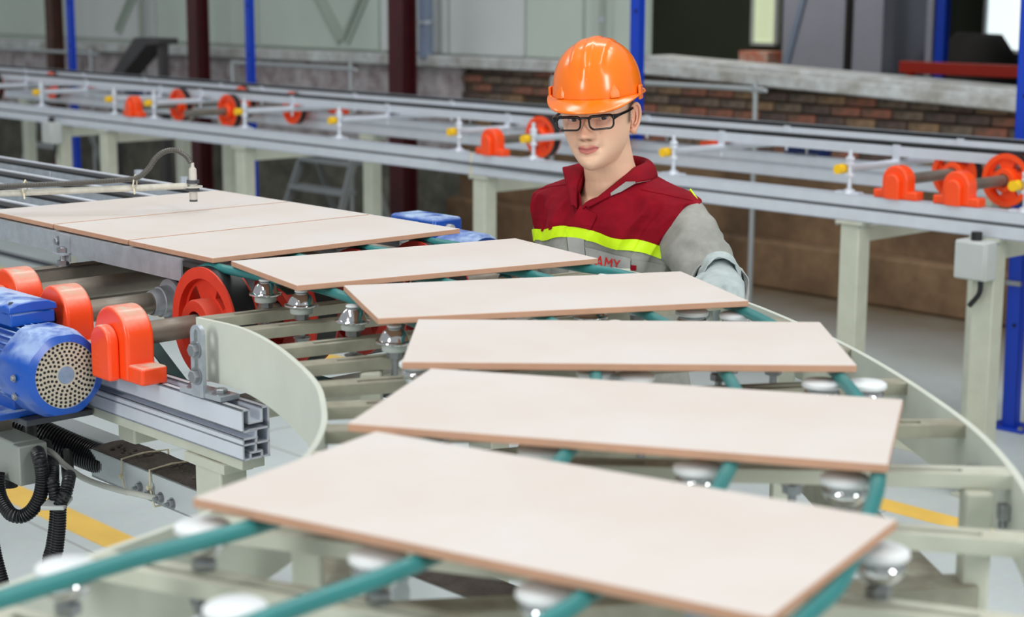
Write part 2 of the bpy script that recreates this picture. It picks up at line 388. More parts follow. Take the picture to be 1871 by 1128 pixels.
def h_column(u, v, w, d, label, m):
    t = thing('steel_column', label, 'column', (u, v, 0), 'rolled steel columns by the back wall')
    tw = .012
    B().box(u-w/2, u+w/2, v, v+tw, .02, 4.2).build('flange', m, t, 30, .002)
    B().box(u-w/2, u+w/2, v+d-tw, v+d, .02, 4.2).build('flange', m, t, 30, .002)
    B().box(u-.006, u+.006, v+tw, v+d-tw, .02, 4.2).build('web', m, t)
    B().box(u-w*.8, u+w*.8, v-.07, v+d+.07, 0, .02).build('base_plate', m, t, 30, .003)
    return t
h_column(-15.10, 7.85, .14, .12, 'rust brown steel column at the far left beside the blue post', m_brncol)
h_column(-12.57, 7.85, .15, .13, 'dark red steel column left of the middle, cut by the far conveyor', m_redcol)
h_column(-9.82, 7.85, .165, .14, 'dark red steel column nearest the worker, beside the stepladder', m_redcol)
t = thing('black_post', 'near-black post at the extreme left edge of the hall', 'post', (-16.95, 7.3, 0))
B().box(-17.03, -16.84, 7.3, 7.4, .02, 4.2).build('shaft', m_dark, t, 30, .004); B().box(-17.1, -16.8, 7.22, 7.48, 0, .02).build('base_plate', m_dark, t)
def pipe(u, r, label, m, z0=1.37, wob=0):
    t = thing('wall_pipe', label, 'pipe', (u, WV-.0, z0))
    B().tube(catmull([(u, WV-r-.01, z0), (u+wob, WV-r-.01, 2.4), (u, WV-r-.01, 4.2)], 6), r, 14).build('tube', m, t)
    for z in (z0+.25, 2.2, 3.4): B().lathe([(r*1.18, 0), (r*1.18, .03)], 14, Matrix.Translation((u, WV-r-.01, z))).build('clamp', m_galv, t)
m_pipeb = mat('blue_grey_pipe', (128, 142, 166), .45, var=.15, scale=5)
pipe(-10.09, .055, 'thick blue-grey downpipe on the pale sheet wall right of a red column', m_pipeb, 1.33)
pipe(-14.32, .028, 'thin grey conduit pipe on the wall between the brown and red columns', m_seam, .9)
pipe(-8.25, .018, 'thin grey conduit on the pale sheet above the hard hat', m_seam, 1.38)
# soft diagonal shadows on the sheet wall, built as grey-green strips
m_brshadow = mat('grey_green_shadow_tone', (166, 178, 168), .6)
def brace_shadow(u0, z0, u1, z1, label):
    t = thing('diagonal_shadow', label, 'brace_shadow', (u0, WV, z0), 'diagonal shadow strips on the sheet wall')
    B().bar((u0, WV+.034, z0), (u1, WV+.034, z1), .12, .012, upv=(0, -1, 0)).build('strip_face', m_brshadow, t)
    B().bar((u0, WV+.005, z0), (u1, WV+.005, z1), .012, .029, upv=(0, -1, 0)).build('strip_rib', m_brshadow, t)
brace_shadow(-11.30, 1.43, -11.95, 2.2, 'grey-green strip imitating a diagonal shadow, left arm of the V over the ledge')
brace_shadow(-11.25, 1.43, -10.7, 2.2, 'grey-green strip imitating a diagonal shadow, right arm of the V over the ledge')
brace_shadow(-14.9, 1.44, -14.3, 2.1, 'grey-green strip imitating a diagonal shadow on the sheet wall near the brown column')

m_rail = mat('grey_handrail_tube', (170, 176, 178), .45, .3)
def handrail(u0, u1, v, z, drop, label, both=False):
    t = thing('handrail', label, 'handrail', (u1, v, 0), 'tube handrails before the back wall')
    r_ = .015; P = [(u0, v, z), (u1-.06, v, z), (u1-.015, v, z-.012), (u1, v, z-.07), (u1, v, 0)]
    B().tube(catmull(P, 5), r_, 10).build('top_tube', m_rail, t)
    B().tube([(u0, v, z), (u0, v, 0)], r_, 10).build('end_tube', m_rail, t)
    for u in (u0, u1): B().lathe([(.05, 0), (.05, .01)], 14, Matrix.Translation((u, v, 0))).build('foot_flange', m_rail, t)
    B().tube([(u0, v, .62), (u1, v, .62)], .012, 8).build('mid_tube', m_rail, t)
handrail(-7.9, -6.23, 7.6, 1.283, 0, 'grey tube handrail bent down at its right end before the brick wall')
handrail(-11.58, -10.03, 7.6, 1.265, 0, 'grey tube handrail before the whitewash, crossing behind a blue post')
handrail(-16.4, -13.86, 7.6, 1.268, 0, 'grey tube handrail at the far left before the brown column')
# sloping chute
m_chute = mat('dark_grey_chute', (74, 72, 74), .6, var=.2, scale=4)
t = thing('sloping_chute', 'dark grey sloping chute leaning up to the wall ledge at the left', 'chute', (-13.7, 7.75, 0))
cb = B().prism([(-13.95, .95), (-13.8, .95), (-13.15, 1.36), (-12.95, 1.37), (-12.95, 1.42), (-13.35, 1.42)], 7.75, 7.95, Matrix(((1, 0, 0, 0), (0, 0, 1, 0), (0, 1, 0, 0), (0, 0, 0, 1))))
cb.build('trough', m_chute, t, 30, .004)
B().box(-13.05, -12.98, 7.8, 7.87, 0, 1.37).build('leg', m_chute, t); B().box(-13.9, -13.83, 7.8, 7.87, 0, .95).build('leg', m_chute, t)

# stepladders
m_lad = mat('worn_aluminium_ladder', (150, 154, 156), .5, .4)
def ladder(u, v, w0, w1, h, label, m=m_lad):
    t = thing('stepladder', label, 'ladder', (u, v, 0), 'stepladders under the far conveyor')
    top = (u, v+.28)
    for sgn in (-1, 1):
        B().bar((u+sgn*w0, v-.02, 0), (u+sgn*w1, v+.26, h), .022, .055, upv=(0, -1, 0)).build('rail', m, t)
        B().bar((u+sgn*w0*.95, v+.60, 0), (u+sgn*w1, v+.30, h-.02), .022, .04, upv=(0, -1, 0)).build('rear_leg', m, t)
    for k in range(1, 4):
        f = k/3.6; ww = w0+(w1-w0)*f
        B().box(u-ww, u+ww, v-.04+.28*f, v+.10+.28*f, h*f-.03, h*f).build('tread', m, t, 30, .003)
    B().box(u-w1-.03, u+w1+.03, v+.18, v+.36, h-.01, h+.03).build('top_cap', m, t, 30, .006)
ladder(-10.05, 7.15, .36, .30, .74, 'short grey stepladder under the far conveyor left of a red column')
ladder(-13.9, 7.0, .40, .28, .86, 'grey stepladder in the shadow at the far left under the conveyor')

# the dark bay beyond the opening
t = thing('equipment_cabinet', 'tall grey-violet sheet cabinet standing in the dark bay', 'cabinet', (-8.3, 11.3, 0))
B().box(-9.0, -8.34, 11.3, 12.0, 0, 3.6).build('side_sheet', m_bayp, t, 30, .01)
B().box(-8.30, -8.0, 11.3, 12.0, 0, 3.6).build('front_sheet', m_bayp, t, 30, .01)
B().box(-8.345, -8.295, 11.27, 11.95, 0, 3.6).build('corner_post', m_bay2, t)
B().bar((-8.95, 11.28, 1.2), (-8.55, 11.28, 2.6), .05, .02, upv=(0, -1, 0)).build('stay', m_pipeb, t)
t = thing('bay_post', 'narrow blue post inside the dark bay', 'post', (-7.28, 11.0, 0))
post_channel(-7.28, 11.0, 0.01, 4.15, .085, .06).build('channel', m_bpost, t); B().box(-7.40, -7.16, 10.93, 11.12, 0, .01).build('base_plate', m_bpost, t)
B().box(-7.40, -7.345, 11.0, 11.06, 0.01, 4.15).build('side_angle', m_bayp, t)
t = thing('coal_heap', 'black heap of loose material in the dark bay', 'heap', (-7.6, 11.9, 0))
hb = B(); n = 28; prof = [(.48, 0), (.46, .5), (.42, 1.0), (.33, 1.32), (.17, 1.49), (0.0, 1.53)]
hb.lathe(prof, n, Matrix.Translation((-7.42, 11.72, 0)))
for i, p in enumerate(hb.v): hb.v[i] = p+Vector((noise.noise(p*3), noise.noise(p*3+Vector((9, 0, 0))), noise.noise(p*4)))*.06
for p in hb.v: p.z = max(0, p.z)
hb.build('pile', m_bay2, t, 60)
m_redb = mat('red_beam_paint', (168, 38, 22), .5)
t = thing('red_beam', 'low red painted beam on stands in the dark bay', 'beam', (-6.6, 10.6, 0))
B().box(-7.35, -6.25, 10.6, 10.68, 1.25, 1.335).build('rail', m_redb, t, 30, .004)
for u in (-7.3, -6.32): B().box(u, u+.05, 10.615, 10.665, 0, 1.25).build('leg', m_redb, t)
m_whb = mat('white_orange_crate', (238, 214, 204), .6, c2=(240, 120, 80), scale=9)
t = thing('crate_stack', 'white and orange crate on a stand under the narrow bay window', 'crate', (-9.95, 12.0, 0))
B().box(-10.05, -9.72, 12.0, 12.25, 1.16, 1.31).build('crate', m_whb, t, 30, .01)
B().box(-10.05, -9.72, 12.0, 12.25, 0, 1.16).build('stand', m_bay2, t)

# ------------------------------------------------------------------ far conveyor
FC = thing('far_conveyor', 'long pale aluminium belt conveyor running across behind the worker', 'conveyor', (-6, 5.3, 0))
u0, u1 = -13.5, -1.2
def profile_beam(b, u0, u1, v0, v1, z0, z1):
    "two stacked aluminium extrusions: broad front faces with a recessed slot between them and a T-slot on top"
    zm = z0+(z1-z0)*.53; g = .006; w = v1-v0
    for a, c in ((z0, zm-g), (zm+g, z1)):
        b.box(u0, u1, v0, v0+.004, a, c); b.box(u0, u1, v1-.004, v1, a, c)
        b.box(u0, u1, v0, v1, a, a+.004)
    b.box(u0, u1, v0, v0+w*.38, z1-.004, z1); b.box(u0, u1, v1-w*.38, v1, z1-.004, z1)
    b.box(u0, u1, v0+w*.3, v1-w*.3, z1-.016, z1-.013)
    b.box(u0, u1, v0+.006, v0+.010, zm-g, zm+g); b.box(u0, u1, v1-.010, v1-.006, zm-g, zm+g)
bb = B(); profile_beam(bb, u0, u1, 5.30, 5.36, .967, 1.068); bb.build('front_beam', m_alu, FC)
B().box(u0, u1, 5.301, 5.306, 1.014, 1.026).build('slot_strip', m_groove, FC)
bb = B(); profile_beam(bb, u0, u1, 6.20, 6.26, .988, 1.092); bb.build('back_beam', m_alu, FC)
B().tube(catmull([(-6.3, 5.296, 1.024), (-5.9, 5.292, 1.016), (-5.5, 5.293, 1.012), (-5.2, 5.294, 1.016), (-4.9, 5.297, 1.022)], 6), .006, 8).build('loose_cable', m_groove, FC)
for u in (-5.03, -6.06):
    B().box(u-.003, u+.003, 5.293, 5.364, .963, 1.071).build('cable_tie', m_tie, FC)
legs = [-12.4, -10.138, -9.556, -8.03, -6.005, -3.865, -3.277, -1.6]
for u in legs:
    for v in (5.30, 6.20):
        lg = B().box(u-.043, u+.043, v+.0, v+.075, .012, .955).build('leg', m_cream, FC, 30, .004)
        B().box(u-.07, u+.07, v-.03, v+.10, 0, .012).build('foot_plate', m_cream, lg)
        B().box(u-.06, u+.06, v-.012, v+.087, .955, .967 if v < 6 else .988).build('head_plate', m_cream, lg)
        for s in (-1, 1): bolt('leg_bolt', (u+s*.056, v-.004, .955), .007, -.008, None, lg, None, False)
    B().box(u-.03, u+.03, 5.375, 6.20, .885, .945).build('cross_tie', m_cream, FC, 30, .004)
for a, c in ((-3.865, -3.277),):
    B().box(a, c, 5.30, 5.37, .12, .18).build('foot_tie', m_cream, FC, 30, .004)
# belts and their rails
for v, nm in ((5.70, 'front'), (6.15, 'rear')):
    B().box(u0, u1, v-.018, v+.018, 1.186, 1.226).build('belt_rail', m_alu, FC)
    B().box(u0, u1, v-.016, v+.016, 1.226, 1.240).build('drive_belt', m_rub, FC)
    B().box(u0, u1, v+.018, v+.024, 1.205, 1.243).build('rail_lip', m_galv, FC)
# adjustable cross rods on threaded stands
caps = [-12.2, -11.3, -10.437, -9.485, -9.017, -8.05, -7.173, -6.218, -5.697, -4.835, -3.93, -3.177, -2.2]
for u in caps:
    r = B().tube([(u, 5.335, 1.16), (u, 6.25, 1.16)], .0155, 10).build('cross_rod', m_alu, FC)
    B().cyl((u, 5.295, 1.16), (u, 5.337, 1.16), .019).build('yellow_cap', m_yel, r)
    s = B(); s.cyl((u+.03, 5.335, 1.068), (u+.03, 5.335, 1.235), .009); s.lathe([(.026, 0), (.022, .012), (.012, .018)], 16, Matrix.Translation((u+.03, 5.335, 1.068)))
    s.box(u+.03-.055, u+.03+.055, 5.318, 5.352, 1.068, 1.075)
    for z in (1.178, 1.195, 1.132): s.hexa((u+.03, 5.335, z), .018, .013)
    s.build('threaded_stand', m_alu, FC, 30)
    s = B(); s.cyl((u+.03, 6.24, 1.092), (u+.03, 6.24, 1.22), .008); s.box(u-.02, u+.08, 6.225, 6.255, 1.092, 1.098); s.hexa((u+.03, 6.24, 1.178), .0155, .013)
    s.build('threaded_stand', m_zinc, FC, 30)
    for v in (5.70, 6.15):
        c = B(); c.box(u-.016, u+.016, v-.026, v-.018, 1.15, 1.232); c.cyl((u, v-.022, 1.12), (u, v-.022, 1.155), .006); c.build('rail_clip', m_alu, FC)
# drive wheels of the far conveyor
def bellplate(b, R0, r1, t, slots, n=48):
    pass
def wheel(parent, u, v, z, rad, wid, mface, mrim=None, name='drive_wheel', grooves=2):
    "spoked belt wheel on an axle along v: deep rim, dished web with kidney holes, hub"
    M_ = axis((u, v-wid/2, z), (u, v+wid/2, z))
    b = B(); rr = rad
    rim = [(rr*.80, 0), (rr, 0)]
    for g in range(grooves):
        a = wid*(.12+.76*g/grooves); c = wid*(.12+.76*(g+1)/grooves)
        rim += [(rr, a), (rr*.92, a+.002), (rr*.92, c-.004), (rr, c-.002)]
    rim += [(rr, wid), (rr*.80, wid), (rr*.80, 0)]
    b.lathe(rim, 56, M_)
    # web with four holes: sectors between rim and hub
    n = 64; r0, r1 = rr*.32, rr*.81; ra, rb = rr*.50, rr*.74; zw0, zw1 = wid*.28, wid*.72
    def hole(i): return (i % 16) in (4, 5, 6, 7, 8, 9)
    vs = []; 
    for z_ in (zw0, zw1):
        for r_ in (r0, ra, rb, r1):
            for i in range(n): a = 2*PI*i/n; vs.append(M_ @ Vector((r_*math.cos(a), r_*math.sin(a), z_)))
    fs = []
    for L_ in (0, 1):
        for j in range(3):
            for i in range(n):
                if j == 1 and hole(i): continue
                q = (L_*4+j)*n; p_ = (L_*4+j+1)*n; k = (i+1) % n
                fs.append((q+i, q+k, p_+k, p_+i))
    for i in range(n):
        if hole(i):
            k = (i+1) % n
            fs.append((n+i, n+k, 5*n+k, 5*n+i)); fs.append((2*n+i, 2*n+k, 6*n+k, 6*n+i))
            if not hole(i-1): fs.append((n+i, 2*n+i, 6*n+i, 5*n+i))
            if not hole(i+1): fs.append((n+k, 2*n+k, 6*n+k, 5*n+k))
    b.add(vs, fs)
    o = b.build(name, mface, parent, 35)
    h = B(); hw = wid*.5+.018
    Mh = axis((u, v-hw, z), (u, v+hw, z))
    h.lathe([(rr*.25, 0), (rr*.43, 0), (rr*.45, .004), (rr*.45, 2*hw-.004), (rr*.43, 2*hw), (rr*.25, 2*hw), (rr*.25, 0)], 36, Mh)
    h.build('hub', mface, o, 35)
    t = B(); Mt = axis((u, v-wid*.42, z), (u, v+wid*.42, z))
    t.lathe([(rr*.925, 0), (rr*1.005, 0), (rr*1.005, wid*.84), (rr*.925, wid*.84), (rr*.925, 0)], 56, Mt)
    t.build('belt_liner', m_rub, o, 35)
    return o
m_wbg = m_orgc
def shaftset(u, vb, vw, z, rad, label, group=None, m=m_wbg, vend=6.3):
    t = thing('wheel_shaft', label, 'shaft', (u, vb, z), 'wheel shafts of the far conveyor')
    B().cyl((u, vb-.05, z), (u, vend, z), .021, n=20).build('shaft', m_steel, t)
    wheel(t, u, vw, z, rad, .05, m)
    wheel(t, u, vw+.47, z, rad, .05, m)
shaftset(-3.413, 5.35, 5.66, 1.137, .1, 'far conveyor shaft with orange wheels, nearest the right edge')
shaftset(-3.675, 5.35, 5.72, 1.137, .1, 'far conveyor shaft with orange wheels, second from the right edge')
shaftset(-5.944, 5.35, 5.66, 1.137, .1, 'far conveyor shaft whose orange wheel shows beside the glasses')
shaftset(-9.214, 5.35, 5.66, 1.125, .1, 'far conveyor shaft with an orange wheel, left of the sensor hose')
shaftset(-8.66, 5.40, 5.66, 1.115, .1, 'far conveyor shaft with an orange wheel, directly above the sensor hose')
shaftset(-11.75, 5.35, 5.66, 1.125, .1, 'far conveyor shaft with an orange wheel at the extreme left edge')
def bearing_block(u, v, zb, za, W, label, m, m2=None, group=None, s=1.0, cap=True):
    """plummer block with its axis along v: foot with two lugs, round-topped housing, raised front cover"""
    t = thing('bearing_block', label, 'bearing', (u, v, zb), group)
    hr = (za-zb)*.81*s; d = .028*s
    pts = [(-hr, 0)]+[(-hr*math.cos(a), za-zb+hr*math.sin(a)) for a in [PI*i/20 for i in range(21)]]+[(hr, 0)]
    Mx = Matrix(((1, 0, 0, u), (0, 0, -1, v), (0, 1, 0, zb), (0, 0, 0, 1)))
    B().prism(pts, -d, d, Mx).build('housing', m, t, 40, .006*s, 3)
    fh = .032*s
    B().box(u-W/2, u+W/2, v-d*.92, v+d*.92, zb, zb+fh).build('foot', m, t, 40, .005*s, 3)
    c = hr*.56
    pts = [(-c, 0)]+[(-c*math.cos(a), (za-zb)*.92+c*math.sin(a)) for a in [PI*i/16 for i in range(17)]]+[(c, 0)]
    if cap: B().prism(pts, d, d+.022*s, Mx).build('end_cover', m, t, 40, .005*s, 3)
    return t, Mx
for u, lab in ((-9.214, 'small orange bearing block on the far conveyor at the left'), (-5.944, 'orange bearing block on the far conveyor left of the worker'), (-3.675, 'orange bearing block, left one of the pair at the right edge'), (-3.413, 'orange bearing block, right one of the pair at the right edge'), (-11.75, 'orange bearing block on the far conveyor at the extreme left')):
    bearing_block(u, 5.333, 1.068, 1.137, .19, lab, m_orgc, None, 'orange bearing blocks on the far conveyor front beam')
for u, lab in ((-5.0, 'small orange bearing block on the back beam beside the worker\'s ear'), (-8.0, 'small orange bearing block on the back beam above the white tiles'), (-11.0, 'small orange bearing block on the back beam far left')):
    bearing_block(u-.35, 6.235, 1.092, 1.137, .16, lab, m_orgc, None, 'orange bearing blocks on the far conveyor back beam', .8)
# small motors of the far conveyor
m_bluebg = mat('navy_blue_motor', (14, 40, 96), .45)
def small_motor(u, v, z, label):
    t = thing('gear_motor', label, 'motor', (u, v, z), 'navy motors behind the far conveyor')
    b = B(); b.lathe([(.05, 0), (.065, .01), (.065, .2), (.05, .21)], 24, axis((u-.1, v, z), (u+.1, v, z))); b.build('body', m_bluebg, t, 40)
    B().box(u-.04, u+.05, v-.04, v+.04, z+.05, z+.1).build('terminal_box', m_bluebg, t, 30, .006)
    B().box(u-.07, u+.07, v-.05, v+.05, z-.082, z-.055).build('foot', m_bluebg, t)
small_motor(-4.95, 6.43, 1.115, 'navy motor seen between the far conveyor belts right of the ear')
small_motor(-11.05, 6.43, 1.115, 'navy motor on the far conveyor at the left, behind the belts')
for u in (-4.95, -11.05):
    B().box(u-.12, u+.12, 6.285, 6.5, 1.02, 1.033).build('motor_plate', m_cream, FC)
def jbox(u, v, z, label):
    t = thing('junction_box', label, 'box', (u, v, z), 'junction boxes on the far conveyor legs')
    B().box(u-.065, u+.065, v-.075, v, z-.07, z+.07).build('case', m_boxl, t, 30, .006)
    B().box(u-.06, u+.06, v-.083, v-.075, z-.065, z+.065).build('lid', m_boxl, t, 30, .004)
    B().tube(catmull([(u+.02, v-.03, z-.07), (u+.02, v-.035, z-.12), (u-.02, v-.03, z-.17)], 5), .01, 8).build('cable', m_rub, t)
    B().cyl((u, v-.04, z+.07), (u, v-.04, z+.1), .02).build('gland', m_rub, t)
jbox(-10.138, 5.30, .915, 'pale grey junction box on the left leg of the far conveyor')
jbox(-3.287, 5.30, .89, 'pale grey junction box with a black cable on the right leg')
# ------------------------------------------------------------------ curved conveyor section (written in world x, y, z)
CC = thing('curved_conveyor', 'pale painted curved conveyor frame carrying the fanned row of tiles', 'conveyor', (.1, 2.2, 0), uv=False)
ZT = 1.268
inner = catmull([(-.540, 2.866, 0), (-.452, 2.776, 0), (-.379, 2.643, 0), (-.316, 2.483, 0), (-.277, 2.358, 0), (-.256, 2.244, 0), (-.243, 2.126, 0), (-.246, 1.994, 0), (-.272, 1.87, 0), (-.335, 1.741, 0), (-.41, 1.623, 0), (-.50, 1.49, 0), (-.60, 1.36, 0), (-.72, 1.23, 0), (-.86, 1.09, 0)], 8)
outer = catmull([(.205, 3.42, 0), (.30, 3.28, 0), (.370, 3.16, 0), (.431, 3.017, 0), (.482, 2.850, 0), (.527, 2.681, 0), (.560, 2.500, 0), (.584, 2.305, 0), (.597, 2.125, 0), (.593, 1.957, 0), (.575, 1.80, 0), (.545, 1.66, 0), (.49, 1.46, 0), (.41, 1.25, 0), (.31, 1.05, 0), (.18, .87, 0)], 8)
def wallband(P, z0, z1, t):
    "vertical plate of thickness t following the plan curve P"
    b = B(); n = len(P); L_ = []
    for i, p in enumerate(P):
        d = (P[min(i+1, n-1)]-P[max(i-1, 0)]).normalized(); s = Vector((-d.y, d.x, 0))*(t/2)
        L_.append((p+s, p-s))
    vs = []
    for a, c in L_:
        vs += [a+Vector((0, 0, z1)), c+Vector((0, 0, z1)), c+Vector((0, 0, z0)), a+Vector((0, 0, z0))]
    fs = [(i*4+k, i*4+(k+1) % 4, (i+1)*4+(k+1) % 4, (i+1)*4+k) for i in range(n-1) for k in range(4)]+[(0, 1, 2, 3), (4*n-1, 4*n-2, 4*n-3, 4*n-4)]
    return b.add(vs, fs)
wallband(inner, ZT-.106, ZT+.001, .008).build('inner_rail', m_ring, CC, 40)
wallband(outer, ZT-.092, ZT+.001, .009).build('outer_rail', m_ring, CC, 40)
B().box(.15, .24, 3.40, 3.412, ZT-.09, ZT).build('end_plate', m_ring, CC)
# slotted cross bars
bars = [((-.534, 2.860), (.205, 3.41)), ((-.446, 2.768), (.315, 3.255)), ((-.371, 2.622), (.402, 3.085)), ((-.322, 2.500), (.474, 2.875)), ((-.280, 2.368), (.536, 2.640)),
        ((-.256, 2.244), (.570, 2.405)), ((-.244, 2.120), (.595, 2.165)), ((-.247, 1.990), (.590, 1.930)), ((-.275, 1.862), (.547, 1.680)), ((-.337, 1.738), (.480, 1.432)),
        ((-.415, 1.615), (.395, 1.222)), ((-.505, 1.483), (.29, 1.02)), ((-.61, 1.35), (.17, .865))]
def crossbar(a, c):
    a = Vector((*a, ZT)); c = Vector((*c, ZT)); d = (c-a).normalized(); s = Vector((-d.y, d.x, 0)); l = (c-a).length
    b = B(); w, g, h, t = .037, .011, .017, .0035
    for sg in (-1, 1):
        o = s*(sg*(w/2+g/2)/2)
        b.bar(a+o, c+o, (w-g)/2, t)
        o = s*(sg*(w/2-t/2)); b.bar(a+o-Vector((0, 0, t)), c+o-Vector((0, 0, t)), t, h-t)
    b.bar(a-Vector((0, 0, h-.001)), c-Vector((0, 0, h-.001)), w-2*t, .001)
    for p, q in ((0, .07), (.485, .515), (.93, 1)): b.bar(a+d*l*p, a+d*l*q, g, t)
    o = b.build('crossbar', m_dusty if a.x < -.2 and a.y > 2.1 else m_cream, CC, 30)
    return o
for a, c in bars: crossbar(a, c)
# legs, ties and gussets beneath
for x, y, z0 in ((.545, 1.915, 0.012), (-.225, 1.80, .012), (.46, 2.80, .012), (-.215, 2.54, .012)):
    l = B().box(x-.0165, x+.0165, y-.0165, y+.0165, z0, ZT-.018).build('leg', m_cream, CC, 30, .004)
    B().box(x-.06, x+.06, y-.06, y+.06, 0, .012).build('foot_plate', m_cream, l)
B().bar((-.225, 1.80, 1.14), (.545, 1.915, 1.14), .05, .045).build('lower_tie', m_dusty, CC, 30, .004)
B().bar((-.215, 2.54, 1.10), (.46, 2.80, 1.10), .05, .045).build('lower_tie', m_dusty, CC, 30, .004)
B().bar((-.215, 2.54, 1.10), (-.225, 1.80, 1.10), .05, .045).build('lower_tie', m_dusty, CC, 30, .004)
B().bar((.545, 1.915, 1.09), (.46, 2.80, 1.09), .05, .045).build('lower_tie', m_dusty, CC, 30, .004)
B().bar((-.45, 1.50, 1.19), (.40, 1.14, 1.19), .035, .04).build('lower_tie', m_dusty, CC, 30, .004)
for i in (66, 74):
    p = outer[i]; q = B()
    q.box(p.x-.018, p.x-.006, p.y-.009, p.y+.009, ZT-.056, ZT-.036); q.cyl((p.x-.012, p.y, ZT-.066), (p.x-.012, p.y, ZT-.056), .005)
    q.build('rail_clip', m_zinc, CC, 30, .002)
# slotted bracket that holds the inner rail on the extrusion
bk = B(); Mb = Matrix.Translation(xy(-2.425, 1.512)) @ Matrix.Rotation(RZ+R(4), 4, 'Z')
out = [(-.016, 1.1435), (.016, 1.1435), (.016, 1.252)]+[(.016*math.cos(R(a)), 1.252+.016*math.sin(R(a))) for a in range(0, 181, 20)]
Mp = Mb @ Matrix(((1, 0, 0, 0), (0, 0, -1, 0), (0, 1, 0, 0), (0, 0, 0, 1)))
sl = [(x*.36, 1.168+(z-1.1435)*.74) for x, z in out]
n = len(out); vs = [Mp @ Vector((x, z, d)) for d in (0, .008) for (x, z) in out+sl]; fs = []
for i in range(n):
    k = (i+1) % n
    fs += [(i, k, n+k, n+i), (2*n+i, 3*n+i, 3*n+k, 2*n+k), (i, 2*n+i, 2*n+k, k), (n+i, n+k, 3*n+k, 3*n+i)]
bk.add(vs, fs); bk.box(-.055, .06, -.005, .035, 1.1435, 1.1515, Mb)
bo = bk.build('slotted_bracket', m_galv, CC, 30)
for z in (1.18, 1.225): bolt('bracket_bolt', Mb @ Vector((-.001, -.009, z)), .0115, .010, Mb.to_3x3().to_4x4() @ Matrix.Rotation(PI/2, 4, 'X'), bo)
for x in (-.035, .036): bolt('bracket_bolt', Mb @ Vector((x, .014, 1.1515)), .0115, .009, None, bo)

# guide pulleys (thing > pulley > fittings)
def spindle(x, y, top):
    b = B(); b.cyl((x, y, ZT-.052), (x, y, top), .0055, n=10)
    b.hexa((x, y, ZT+.0005), .0125, .0105); b.lathe([(.015, 0), (.015, .0018)], 14, Matrix.Translation((x, y, ZT-.0325)))
    b.lathe([(.0125, 0), (.0125, .010)], 6, Matrix.Translation((x, y, ZT-.0425)))
    return b
def bell_pulley(x, y):
    T = Matrix.Translation((x, y, 0)); k = .98
    d = B().lathe([(.029, 1.2915), (.0297, 1.293), (.029, 1.2950), (.0235, 1.2962), (.0222, 1.299), (.0208, 1.303), (.0182, 1.3075), (.0145, 1.3115), (.0105, 1.3143), (0, 1.316)], 32, T)
    o = d.build('guide_pulley', m_chrome, CC, 50)
    B().lathe([(.0185, 1.279), (.0195, 1.2805), (.0195, 1.289), (.022, 1.2905), (.0285, 1.2912), (0, 1.2913)], 28, T).build('nylon_collar', m_whiteg, o, 40)
    B().lathe([(.0105, 1.3160), (.0115, 1.3175), (.0105, 1.3195), (0, 1.320)], 20, T).build('cap_washer', m_white, o, 40)
    spindle(x, y, 1.281).build('spindle', m_zinc, o, 30)
def mushroom_pulley(x, y):
    T = Matrix.Translation((x, y, 0))
    d = B().lathe([(.009, 1.2795), (.012, 1.281), (.019, 1.287), (.0235, 1.294), (.0245, 1.299), (.022, 1.303), (.017, 1.3045), (.017, 1.307), (0, 1.307)], 32, T)
    o = d.build('guide_pulley', m_chrome, CC, 50)
    B().lathe([(.017, 1.3062), (.026, 1.3068), (.0275, 1.309), (.027, 1.313), (.024, 1.3152), (0, 1.3158)], 32, T).build('nylon_disc', m_white, o, 40)
    spindle(x, y, 1.282).build('spindle', m_zinc, o, 30)
bell = [(-.437, 2.963), (-.36, 2.854), (-.259, 2.714), (-.18, 2.548), (-.006, 3.092), (-.165, 3.05), (-.09, 2.86), (.06, 2.945), (-.03, 2.70), (.13, 2.76), (.03, 2.535), (.215, 2.86), (.16, 2.585)]
mush = [(.412, 2.196), (.469, 2.191), (.203, 1.786), (.356, 1.746), (.342, 1.505), (-.298, 1.574), (-.399, 1.454), (-.231, 1.353), (-.122, 1.487), (.031, 1.395), (.034, 1.857), (.115, 2.257), (.166, 2.234), (.36, 2.679), (.292, 2.706), (-.13, 2.31), (-.085, 2.08), (-.09, 1.86), (.16, 2.03), (.34, 1.98), (.18, 1.56), (.30, 2.40), (-.14, 1.75), (.385, 2.44), (.185, 3.07)]
for x, y in bell: bell_pulley(x, y)
for x, y in mush: mushroom_pulley(x, y)

